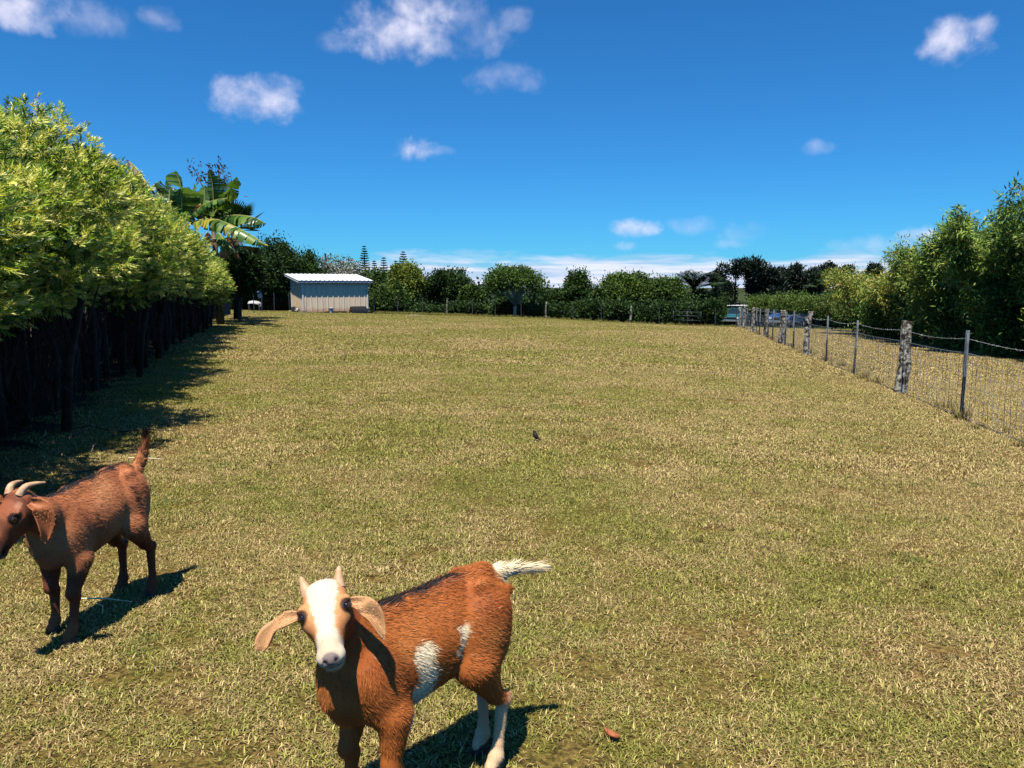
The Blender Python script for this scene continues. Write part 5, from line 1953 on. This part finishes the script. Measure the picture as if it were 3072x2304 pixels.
def goat(name, label, loc, heading, feet, poll, muz, left, tail, ears, horns, coat, seed, hs=1.0, tail_hair=(.05, 300), dz=0.0, fur_n=60000, slim=.92):
    rng = np.random.default_rng(seed)
    ch, sh = math.cos(heading), math.sin(heading)
    root = empty(name, loc, heading, label=label, cat='goat', group='goats')
    ln = np.array(loc)
    def wl(p):          # world point to goat frame
        p = np.array(p, float) - ln
        return np.array([ch * p[0] + sh * p[1], -sh * p[0] + ch * p[1], p[2]])
    def wd(v):
        v = np.array(v, float)
        return np.array([ch * v[0] + sh * v[1], -sh * v[0] + ch * v[1], v[2]])
    hx = nrm(wd(muz)); hy = wd(left); hy = nrm(hy - hx * (hx @ hy)); hz = np.cross(hx, hy)
    Rm = np.stack([hx, hy, hz])
    P0 = wl(poll)
    def H(x, y, z): return P0 + (np.array([x, y, z]) * hs) @ Rm
    tailP = [wl(p) for p in tail]
    pts = [np.array([-.4, -.2, -.01]), np.array([.33, .2, .75]), H(.3, .12, .1), H(.3, -.12, -.12), H(-.1, .1, .1), H(-.1, -.1, .1)] + tailP + [np.array([f[0], f[1], 0]) for f in feet]
    lo = np.min(pts, 0) - .06; hi = np.max(pts, 0) + .06
    lo[2] = -.02
    fd = Field(lo, hi, .0052)
    tx = TRUNK[:, 0]
    def trunk(P):
        x = P[..., 0]
        xc = np.clip(x, tx[0], tx[-1])
        c = np.interp(xc, tx, TRUNK[:, 1]); hh = np.interp(xc, tx, TRUNK[:, 2]); ww = np.interp(xc, tx, TRUNK[:, 3]) * slim
        dz_ = P[..., 2] - c
        wv = ww * np.where(dz_ > 0, 1 - .30 * np.clip(dz_ / hh, 0, 1) ** 1.5, 1.0)      # narrower along the back
        q = np.sqrt((P[..., 1] / wv) ** 2 + (dz_ / hh) ** 2)
        return np.maximum((q - 1) * np.minimum(ww, hh) * .9, np.abs(x - xc) - .012)
    fd.put((-.36, -.14, .3), (.32, .14, .74), trunk, .03)
    # spine and hip bones
    fd.cone((-.27, 0, .672), (.13, 0, .645), .016, .016, .04)
    for s in (-1, 1):
        fd.ell((-.215, s * .062, .655), (.035, .022, .022), .03)
        fd.ell((-.335, s * .045, .60), (.024, .018, .022), .03)
    # neck
    nb = np.array([.215, 0, .545]); nt = H(.02, 0, -.035)
    md = nb * .5 + nt * .5 + np.array([.0, 0, -.012])
    fd.cone(nb, md, .086, .066, .05); fd.cone(md, nt, .070, .056, .03)
    fd.ell((.250, 0, .45), (.066, .064, .110), .05)
    # legs: feet = FL, FR, RL, RR
    hooves = []
    for i, (fx_, fy_) in enumerate(feet):
        s = 1 if i % 2 == 0 else -1
        if i < 2:
            ch_ = [(.190, s * .070, .48, .072), (.150, s * .086, .360, .052), (.170, s * .076, .215, .026), (.155, s * .075, .195, .023), (.158, s * .075, .085, .0165), (.165, s * .075, .055, .0235), (.185, s * .075, .025, .022)]
            hip = .46
        else:
            ch_ = [(-.235, s * .062, .555, .088), (-.175, s * .088, .405, .066), (-.262, s * .080, .275, .030), (-.30, s * .076, .245, .023), (-.286, s * .075, .10, .0170), (-.278, s * .075, .060, .0245), (-.255, s * .075, .025, .023)]
            hip = .50
        off = np.array([fx_, fy_]) - np.array(ch_[-1][:2])
        J = []
        for (x, y, z, r) in ch_:
            f = np.clip(1 - z / hip, 0, 1) ** .9
            J.append((np.array([x + off[0] * f, y + off[1] * f, z]), r))
        kn = J[2][0] if i < 2 else J[3][0]
        fd.ell(kn + np.array([.004 if i < 2 else -.008, 0, 0]), (.027, .024, .030), .012)
        for q, ((a, ra), (b, rb)) in enumerate(zip(J[:-1], J[1:])):
            sq = ((0, 1, 0), .72) if (q == 0) else None
            fd.cone(a, b, ra, rb, .035 if q == 0 else (.022 if q == 1 else .010), sq)
        if i >= 2:
            fd.ell(J[0][0] * .5 + J[1][0] * .5 + np.array([-.02, 0, .0]), (.095, .050, .125), .04)
        else:
            fd.ell(J[0][0] + np.array([-.005, 0, -.02]), (.072, .042, .115), .035)
        hooves.append(J[-1][0])
    # tail
    for a, b, ra, rb in zip(tailP[:-1], tailP[1:], np.linspace(.032, .018, len(tailP) - 1), np.linspace(.026, .010, len(tailP) - 1)):
        fd.cone(a, b, ra, rb, .02)
    # head
    E = lambda c, r, k=.02, sub=False: fd.ell(H(*c), np.array(r) * hs, k, Rm, sub)
    E((.040, 0, -.030), (.066, .060, .054), .02)
    E((.004, 0, -.012), (.030, .052, .034), .02)
    E((.083, 0, -.022), (.054, .068, .044), .022)
    fd.cone(H(.09, 0, -.032), H(.198, 0, -.034), .046 * hs, .031 * hs, .022, (hy, .98))
    E((.15, 0, -.008), (.075, .027, .018), .02)
    fd.cone(H(.045, 0, -.078), H(.195, 0, -.056), .034 * hs, .019 * hs, .022)
    for s in (-1, 1):
        E((.066, s * .034, -.066), (.048, .024, .036), .02)
        E((.078, s * .054, .006), (.026, .017, .013), .014)
        E((.210, s * .017, -.028), (.022, .020, .023), .01)
    E((.222, 0, -.024), (.017, .024, .018), .01)
    E((.203, 0, -.063), (.023, .027, .016), .010)
    for s in (-1, 1):
        E((.2345, s * .0135, -.0195), (.009, .0045, .005), .004, True)
        E((.205, s * .018, -.0500), (.034, .030, .0034), .004, True)
        E((.092, s * .068, .006), (.013, .010, .010), .006, True)
    V, Q = surface_nets(fd.D, fd.o, fd.h)
    # a little smoothing, and normals
    e = np.concatenate([Q[:, [0, 1]], Q[:, [1, 2]], Q[:, [2, 3]], Q[:, [3, 0]]])
    for _ in range(2):
        acc = np.zeros_like(V); cn = np.zeros(len(V))
        np.add.at(acc, e[:, 0], V[e[:, 1]]); np.add.at(cn, e[:, 0], 1)
        np.add.at(acc, e[:, 1], V[e[:, 0]]); np.add.at(cn, e[:, 1], 1)
        V = V * .5 + .5 * acc / np.maximum(cn, 1)[:, None]
    fn_ = np.cross(V[Q[:, 2]] - V[Q[:, 0]], V[Q[:, 3]] - V[Q[:, 1]])
    NV = np.zeros_like(V)
    for k in range(4): np.add.at(NV, Q[:, k], fn_)
    NV = nrm(NV)
    if (NV * (V - V.mean(0))).sum() < 0:
        Q = Q[:, ::-1]; NV = -NV; fn_ = -fn_
    def headc(P): return ((P - P0) @ Rm.T) / hs
    def colour(P):
        return coat(P, headc(P), rng, tailP)
    colr = colour(V)
    obj('body', fast_mesh('goat_body', V, Q, colr, smooth=True), M['coat'], root)
    # fur: short strands lying along the coat
    area = np.linalg.norm(fn_, axis=1)
    k = rng.choice(len(Q), fur_n, p=area / area.sum())
    wq = rng.dirichlet((1, 1, 1, 1), fur_n)
    P = (V[Q[k]] * wq[..., None]).sum(1); N = nrm((NV[Q[k]] * wq[..., None]).sum(1))
    hc = headc(P)
    onhead = (hc[:, 0] > -.015) & (hc[:, 0] < .3) & (np.sqrt(hc[:, 1] ** 2 + (hc[:, 2] + .03) ** 2) < np.interp(hc[:, 0], [0, .1, .16, .25], [.105, .095, .066, .06]))
    flow = np.tile(np.array([-1.0, 0, -.38]), (fur_n, 1))
    low = np.clip((.42 - P[:, 2]) / .1, 0, 1)[:, None]
    flow = flow * (1 - low) + np.array([-.15, 0, -1.0]) * low
    flow[onhead] = -hx
    nk = (P[:, 0] > .2) & ~onhead & (P[:, 2] > .45)
    flow[nk] = nrm(nb - nt) * .8 + np.array([0, 0, -.35])
    taild = nrm(tailP[-1] - tailP[0])
    dt = np.min([np.linalg.norm(P - q, axis=1) for q in tailP[1:]], 0)
    ontail = dt < .035
    flow[ontail] = taild
    swirl = np.stack([np.sin(P[:, 2] * 38 + np.sin(P[:, 0] * 31)), np.sin(P[:, 0] * 43 + 1), np.cos(P[:, 0] * 47 + P[:, 2] * 29)], -1)
    flow = flow + swirl * .22 * (~onhead)[:, None] + rng.normal(size=(fur_n, 3)) * .20
    flow = flow - N * (flow * N).sum(1)[:, None]
    lift = rng.uniform(.10, .34, fur_n)
    D = nrm(nrm(flow) + N * lift[:, None])
    L = rng.uniform(.013, .026, fur_n)
    L = np.where(onhead, L * .58, L)
    L = np.where((P[:, 2] < .26) & ~onhead, L * .6, L)
    top = (P[:, 2] > .62) & (np.abs(P[:, 1]) < .05) & ~onhead
    L = np.where(top, L * 1.25, L)
    nose = onhead & (hc[:, 0] > .205)
    keep = ~(nose & (hc[:, 2] > -.045)) & (P[:, 2] > .03)
    fc = colour(P + rng.normal(size=P.shape) * np.where(onhead, .0022, .006)[:, None]) * rng.uniform(.72, 1.28, (fur_n, 1))
    FV, FF, FC = leaf_arrays((P - N * .002)[keep], D[keep], N[keep] + rng.normal(size=(keep.sum(), 3)) * .35, L[keep], np.where(onhead, .0018, .0024)[keep], (fc * np.where(onhead, rng.uniform(.8, 1.15, fur_n), 1.0)[:, None])[keep], mid=.3)
    # long tail hair
    tl, tn = tail_hair
    ii = rng.integers(0, len(tailP) - 1, tn * 3)
    ff = rng.uniform(0, 1, tn * 3)
    TP = np.array(tailP)
    C = TP[ii] * (1 - ff)[:, None] + TP[ii + 1] * ff[:, None]
    axis = nrm(TP[ii + 1] - TP[ii])
    rad = nrm(np.cross(axis, rng.normal(size=(tn * 3, 3))))
    D = nrm(axis * 1.0 + rad * rng.uniform(.04, .34, (tn * 3, 1)) + np.array([0, 0, -.10]))
    tc_ = colour(C) * rng.uniform(.75, 1.2, (tn * 3, 1))
    TV, TF, TC = leaf_arrays(C, D, rad, tl * rng.uniform(.5, 1.25, tn * 3), .0034, tc_, mid=.3)
    V3, F3, C3 = cat([(FV, FF, FC), (TV, TF, TC)])
    obj('fur', fast_mesh('goat_fur', V3, F3, C3), M['fur'], root, kind='stuff')
    # ears
    eh = []
    for (base, path, normal, width, c_out, c_in) in ears:
        PP = [H(*base)] + [H(*base) + wd(p) for p in path]
        c = bez(PP, 15)
        tg = nrm(np.gradient(c, axis=0))
        nv = wd(normal)
        V = []; Cc = []; F = []
        nw = 9
        for side in (0, 1):
            for i in range(15):
                u = i / 14
                wdt = width * (np.interp(u, [0, .12, .35, .7, .9, 1], [.42, .62, 1.0, .92, .6, .08]))
                n0 = nrm(nv - tg[i] * (nv @ tg[i])); sd = np.cross(tg[i], n0)
                for j in range(nw):
                    v = j / (nw - 1) * 2 - 1
                    cup = .26 * width * (v * v) * (1 - .5 * u) + .012 * math.sin(u * 7 + v * 2) * (u > .3)
                    V.append(c[i] + sd * wdt * .5 * v + n0 * (cup - (.0035 if side else -.0005)))
                    Cc.append((c_in if side == 0 else c_out) * (1 + .12 * math.sin(u * 9 + v * 5)))
        m = 15 * nw
        for i in range(14):
            for j in range(nw - 1):
                a = i * nw + j
                F.append((a, a + 1, a + nw + 1, a + nw)); F.append((m + a, m + a + nw, m + a + nw + 1, m + a + 1))
        for i in range(14):
            for j in (0, nw - 1):
                a = i * nw + j
                F.append((a, a + nw, m + a + nw, m + a) if j == 0 else (a + nw, a, m + a, m + a + nw))
        # short hair over the ear
        Va = np.array(V); Fa = np.array(F)
        ke = rng.integers(0, len(Fa), 700)
        we = rng.dirichlet((1, 1, 1, 1), 700)
        Pe = (Va[Fa[ke]] * we[..., None]).sum(1)
        Ne = nrm(np.cross(Va[Fa[ke, 2]] - Va[Fa[ke, 0]], Va[Fa[ke, 3]] - Va[Fa[ke, 1]]) + 1e-9)
        De = nrm(tg[np.clip(((Pe - c[0]) @ nrm(c[-1] - c[0]) / np.linalg.norm(c[-1] - c[0]) * 14).astype(int), 0, 14)] + rng.normal(size=(700, 3)) * .3 + Ne * .25)
        Ce = np.array(Cc)[Fa[ke, 0]] * rng.uniform(1.0, 1.7, (700, 1))
        eh.append(leaf_arrays(Pe, De, Ne, rng.uniform(.005, .009, 700), .0016, Ce, mid=.3))
        o = obj('ear', fast_mesh('goat_ear', np.array(V), np.array(F), np.array(Cc), smooth=True), M['fur'], root)
    obj('ear_fur', fast_mesh('ear_fur', *cat(eh)), M['fur'], root, kind='stuff')
    # horns
    for (base, path, r0) in horns:
        PP = [H(*base)] + [H(*base) + np.array(p) @ Rm * hs for p in path]
        c = bez(PP, 22)
        mb = MB()
        mb.tube([tuple(q) for q in c], [r0 * (1 - .82 * (i / 21) ** 1.15) * (1 + .07 * (i % 2)) for i in range(22)], 12)
        mb.build('horn', M['horn'], root, smooth=True)
    # eyes
    for s in (-1, 1):
        c = H(.092, s * .0565, .004)
        n1, n2 = 14, 20
        V = []; Cc = []; F = []
        ax_ = nrm(hy * s * .9 + hx * .35 + hz * .25); a2 = nrm(hx - ax_ * (hx @ ax_)); a3 = np.cross(ax_, a2)
        for i in range(n1 + 1):
            th = math.pi * i / n1
            for j in range(n2):
                ph = 2 * math.pi * j / n2
                d = ax_ * math.cos(th) + (a2 * math.cos(ph) + a3 * math.sin(ph)) * math.sin(th)
                V.append(c + d * .0135 * hs)
                u_, v_ = math.sin(th) * math.cos(ph), math.sin(th) * math.sin(ph)
                pup = abs(v_) < .22 and abs(u_) < .5 and th < 1.2
                Cc.append(lin(8, 6, 5) if pup else (lin(64, 42, 22) if th < .7 else lin(22, 15, 12)))
        for i in range(n1):
            for j in range(n2):
                F.append((i * n2 + j, (i + 1) * n2 + j, (i + 1) * n2 + (j + 1) % n2, i * n2 + (j + 1) % n2))
        obj('eye', fast_mesh('goat_eye', np.array(V), np.array(F), np.array(Cc), smooth=True), M['eye'], root)
    # cloven hooves
    for hp in hooves:
        mb = MB()
        for s in (-1, 1):
            y0, y1 = (hp[1] + .002, hp[1] + .024) if s > 0 else (hp[1] - .024, hp[1] - .002)
            x0 = hp[0] - .026
            V = [(x0, y0, -.004), (x0 + .062, y0 * .6 + y1 * .4 if s > 0 else y0 * .5 + y1 * .5, -.004), (x0 + .05, y1, -.004), (x0, y1, -.004),
                 (x0 + .004, y0, .036), (x0 + .038, y0, .034), (x0 + .032, y1, .036), (x0 + .004, y1, .038)]
            mb.add(V, [(3, 2, 1, 0), (4, 5, 6, 7), (0, 1, 5, 4), (1, 2, 6, 5), (2, 3, 7, 6), (3, 0, 4, 7)])
        mb.build('hoof', M['hoof'], root, bevel=.004)
    return root


M['eye'] = leafmat('goat_eye', 0.0, 0.06, 0.6)
Lc = lambda *c: np.array(lin(*c))


def mixc(col, c2, m):
    m = np.clip(m, 0, 1)[:, None]
    return col * (1 - m) + c2 * m


def ss(x, a, b):
    t_ = np.clip((x - a) / (b - a), 0, 1)
    return t_ * t_ * (3 - 2 * t_)


def wig(P, f=60, a=.01):
    return a * (np.sin(P[:, 2] * f + np.sin(P[:, 0] * f * .8) * 1.3) + .6 * np.sin(P[:, 0] * f * 1.3 + P[:, 1] * f))


def coat_near(P, h, rng, tailP):
    x, y, z = P.T
    c = np.tile(Lc(174, 97, 44), (len(P), 1))
    c = mixc(c, Lc(198, 124, 64), ss(np.sin(x * 19 + z * 11) * np.sin(z * 23 + y * 17), .1, .9) * .45)
    c = mixc(c, Lc(150, 74, 34), ss(np.sin(x * 13 - z * 17 + 2), .3, 1) * .45)
    w_ = wig(P)
    # dark line down the neck and back
    c = mixc(c, Lc(40, 28, 24), ss(.020 + w_ * .5 - np.abs(y), -.006, .006) * ss(z, .60, .63) * ss(x, -.20, -.12))
    # white patches on the left flank and belly
    px_ = x + w_
    band = ss(.026 + (.50 - z) * .07 - np.abs(px_ - (.042 - (.50 - z) * .10)), -.006, .006) * ss(.548 + w_ - z, 0, .012) * (y > 0)
    band2 = ss(.016 - np.abs(px_ - (-.098 + (.52 - z) * .08)), -.004, .006) * ss(.575 + w_ - z, 0, .012) * ss(z, .465, .48) * (y > 0)
    c = mixc(c, Lc(248, 224, 180), np.maximum(band, band2))
    c = mixc(c, Lc(224, 212, 190), ss(.372 + w_ - z, 0, .02) * ss(x, -.06, -.02) * ss(.13 - x, 0, .03))
    # pale hind shanks and inner forelegs
    c = mixc(c, Lc(226, 188, 144), ss(.255 + w_ - z, -.01, .02) * ss(-x, .1, .15))
    c = mixc(c, Lc(208, 176, 140), ss(.13 + w_ - z, -.01, .03) * ss(x, 0, .05))
    c = mixc(c, Lc(196, 142, 104), ss(.40 + w_ - z, -.02, .03) * ss(-x, .27, .31) * .7)
    # tail white, warm at its root
    d = np.min([np.linalg.norm(P - q, axis=1) for q in tailP[1:]], 0)
    c = mixc(c, Lc(248, 224, 178), ss(.060 - d, 0, .03))
    # head
    hxv, hyv, hzv = h.T
    hm = ss(hxv, -.03, .0) * (np.sqrt(hyv ** 2 + (hzv + .03) ** 2) < np.interp(hxv, [0, .1, .16, .25], [.105, .095, .066, .06])) * (hxv < .3)
    face = np.tile(Lc(196, 122, 66), (len(P), 1))
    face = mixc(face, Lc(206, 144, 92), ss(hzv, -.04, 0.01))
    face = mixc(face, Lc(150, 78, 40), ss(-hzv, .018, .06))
    wv = .0016 * np.sin(hxv * 160) + .0014 * np.sin(hxv * 310 + 2) + .002 * np.sin(hxv * 730 + hyv * 300)
    bl = np.interp(hxv, [-.05, .03, .09, .14, .17, .2, .26], [.040, .043, .031, .024, .028, .05, .06])
    face = mixc(face, Lc(208, 194, 170), ss(bl + wv - np.abs(hyv), -.004, .005) * ss(hzv, -.055, -.04))
    face = mixc(face, Lc(212, 192, 162), ss(hxv, .165, .18))
    face = mixc(face, Lc(206, 164, 118), ss(-hzv, .050, .058) * (hxv > .15))  # chin underside tinted tan to offset the blue skylight in its shade
    ey = np.sqrt((hxv - .092) ** 2 + (np.abs(hyv) - .060) ** 2 + (hzv - .008) ** 2)
    face = mixc(face, Lc(54, 34, 24), ss(.020 - ey, -.004, .004))
    face = mixc(face, Lc(70, 40, 24), ss(.020 - np.abs(hzv + .035 + (hxv - .09) * .15), 0, .012) * ss(np.abs(hyv), .040, .05) * (hxv > .085) * (hxv < .15) * .8)
    nose_c = np.sqrt(((hxv - .236)) ** 2 + (hyv / 1.15) ** 2 + ((hzv + .014) / 1.0) ** 2)
    face = mixc(face, Lc(220, 176, 146), ss(.030 - np.sqrt((hxv - .205) ** 2 + hyv ** 2 + (hzv - .002) ** 2), 0, .008) * .7)
    face = mixc(face, Lc(138, 122, 114), ss(.0205 - nose_c, -.002, .003))
    nos = np.sqrt((hxv - .236) ** 2 + (np.abs(hyv) - .0135) ** 2 + ((hzv + .020)) ** 2)
    face = mixc(face, Lc(58, 46, 44), ss(.0065 - nos, -.001, .002))
    face = mixc(face, Lc(38, 28, 26), ss(.0056 - np.abs(hzv + .050), 0, .002) * (hxv > .172))
    m = hm[:, None]
    return c * (1 - m) + face * m


def coat_left(P, h, rng, tailP):
    x, y, z = P.T
    c = np.tile(Lc(192, 118, 74), (len(P), 1))
    c = mixc(c, Lc(216, 148, 100), ss(np.sin(x * 17 + z * 13) * np.sin(z * 21 + y * 15), .1, .9) * .45)
    c = mixc(c, Lc(142, 78, 48), ss(np.sin(x * 15 - z * 15 + 1), .3, 1) * .4)
    w_ = wig(P)
    c = mixc(c, Lc(34, 32, 34), ss(.018 + w_ * .5 - np.abs(y), -.006, .006) * ss(z, .60, .635))
    c = mixc(c, Lc(46, 34, 28), ss(.010 - np.abs(x + .185 - (z - .5) * .06 + w_ * .4), -.004, .004) * ss(z, .42, .45) * ss(.62 - z, 0, .03))
    c = mixc(c, Lc(40, 30, 26), ss(.007 - np.abs(x - .075 + w_ * .3), -.004, .004) * ss(z, .46, .48) * ss(.56 - z, 0, .03) * .8)
    c = mixc(c, Lc(108, 60, 38), ss(.37 + w_ - z, 0, .06))
    c = mixc(c, Lc(150, 84, 48), ss(.13 + w_ - z, 0, .05) * ss(x, 0, .05))
    c = mixc(c, Lc(190, 148, 120), ss(.44 + w_ - z, -.01, .03) * ss(z, .34, .37) * ss(-x, .27, .30))
    d = np.min([np.linalg.norm(P - q, axis=1) for q in tailP[1:]], 0)
    c = mixc(c, Lc(196, 122, 76), ss(.05 - d, 0, .02))
    d = np.linalg.norm(P - tailP[-1] - np.array([.012, 0, .01]), axis=1)
    c = mixc(c, Lc(30, 24, 24), ss(.052 - d, 0, .012))
    hxv, hyv, hzv = h.T
    hm = ss(hxv, -.03, .0) * (np.sqrt(hyv ** 2 + (hzv + .03) ** 2) < np.interp(hxv, [0, .1, .16, .25], [.105, .095, .066, .06])) * (hxv < .3)
    face = np.tile(Lc(146, 84, 54), (len(P), 1))
    face = mixc(face, Lc(92, 52, 36), ss(np.sin(hxv * 60 + hzv * 40), .2, .9) * .6)
    face = mixc(face, Lc(70, 46, 38), ss(hxv, .15, .2))
    ey = np.sqrt((hxv - .092) ** 2 + (np.abs(hyv) - .060) ** 2 + (hzv - .008) ** 2)
    face = mixc(face, Lc(48, 30, 24), ss(.022 - ey, -.004, .004))
    face = mixc(face, Lc(176, 120, 92), ss(.010 - np.abs(hzv - .006), 0, .006) * ss(hxv, .02, .03) * ss(.075 - hxv, 0, .01) * (np.abs(hyv) > .03) * .8)
    face = mixc(face, Lc(168, 130, 110), ss(hxv, .205, .22) * .7)
    nos = np.sqrt((hxv - .236) ** 2 + (np.abs(hyv) - .0135) ** 2 + ((hzv + .020)) ** 2)
    face = mixc(face, Lc(30, 22, 20), ss(.010 - nos, -.001, .002))
    face = mixc(face, Lc(40, 26, 22), ss(.0046 - np.abs(hzv + .050), 0, .002) * (hxv > .172))
    m = hm[:, None]
    return c * (1 - m) + face * m


def feet_local(loc, hd, W):
    c, s = math.cos(hd), math.sin(hd)
    return [(c * (x - loc[0]) + s * (y - loc[1]), -s * (x - loc[0]) + c * (y - loc[1])) for (x, y) in W]


# near goat, white blaze, looking at the camera
hd = math.atan2(-.67, -.74)
gl = (-.30, 2.285, gz(-.30, 2.285))
T = Lc(222, 164, 112)
goat('goat', 'near red-brown goat with a white blaze and white flank patch, facing the camera', gl, hd,
     feet_local(gl, hd, [(-.350, 2.085), (-.525, 2.145), (-.070, 2.372), (-.115, 2.50)]),
     (-.537, 2.09, .752), (.27, -.88, -.37), (.94, .22, .22),
     [(-.085, 2.49, .628), (-.045, 2.515, .640), (.0, 2.535, .642), (.05, 2.555, .640)],
     [((.066, .064, -.014), [(.038, -.005, -.006), (.072, -.015, -.036), (.098, -.03, -.092)], (.30, -.65, .65), .048, T, T * .85),
      ((.066, -.064, -.014), [(-.045, -.005, -.010), (-.080, -.015, -.038), (-.108, -.03, -.082)], (-.25, -.65, .65), .050, T, T * .85)],
     [((.004, .040, -.010), [(-.024, .006, .016), (-.050, .012, .028)], .021), ((.004, -.040, -.010), [(-.024, -.006, .016), (-.050, -.012, .028)], .021)],
     coat_near, 71, 1.06, (.085, 1100), slim=.85)

# left goat, brown, horned, half out of the picture
hd = math.atan2(-.986, -.165)
gl = (-2.005, 3.53, gz(-2.0, 3.53))
T = Lc(184, 110, 68)
goat('goat', 'brown goat with pale curved horns and black back stripe at the left edge', gl, hd,
     feet_local(gl, hd, [(-1.968, 3.235), (-2.10, 3.345), (-1.862, 3.80), (-2.045, 3.86)]),
     (-2.04, 3.085, .745), (-.20, -.62, -.76), (.93, -.34, .06),
     [(-1.945, 3.86, .645), (-1.92, 3.885, .70), (-1.905, 3.895, .755), (-1.90, 3.90, .80)],
     [((.016, .066, -.016), [(.040, .0, -.022), (.055, .0, -.09), (.050, -.005, -.165)], (.8, -.6, .15), .074, T, T * .95),
      ((.016, -.066, -.016), [(-.035, .01, -.028), (-.05, .01, -.09), (-.045, .005, -.16)], (-.9, -.3, .15), .085, T, T * .95)],
     [((.002, .028, .010), [(-.032, .010, .006), (-.058, .022, -.014), (-.078, .034, -.042)], .018), ((.002, -.028, .010), [(-.032, -.010, .006), (-.058, -.022, -.014), (-.078, -.034, -.042)], .018)],
     coat_left, 72, 1.1, (.085, 900))
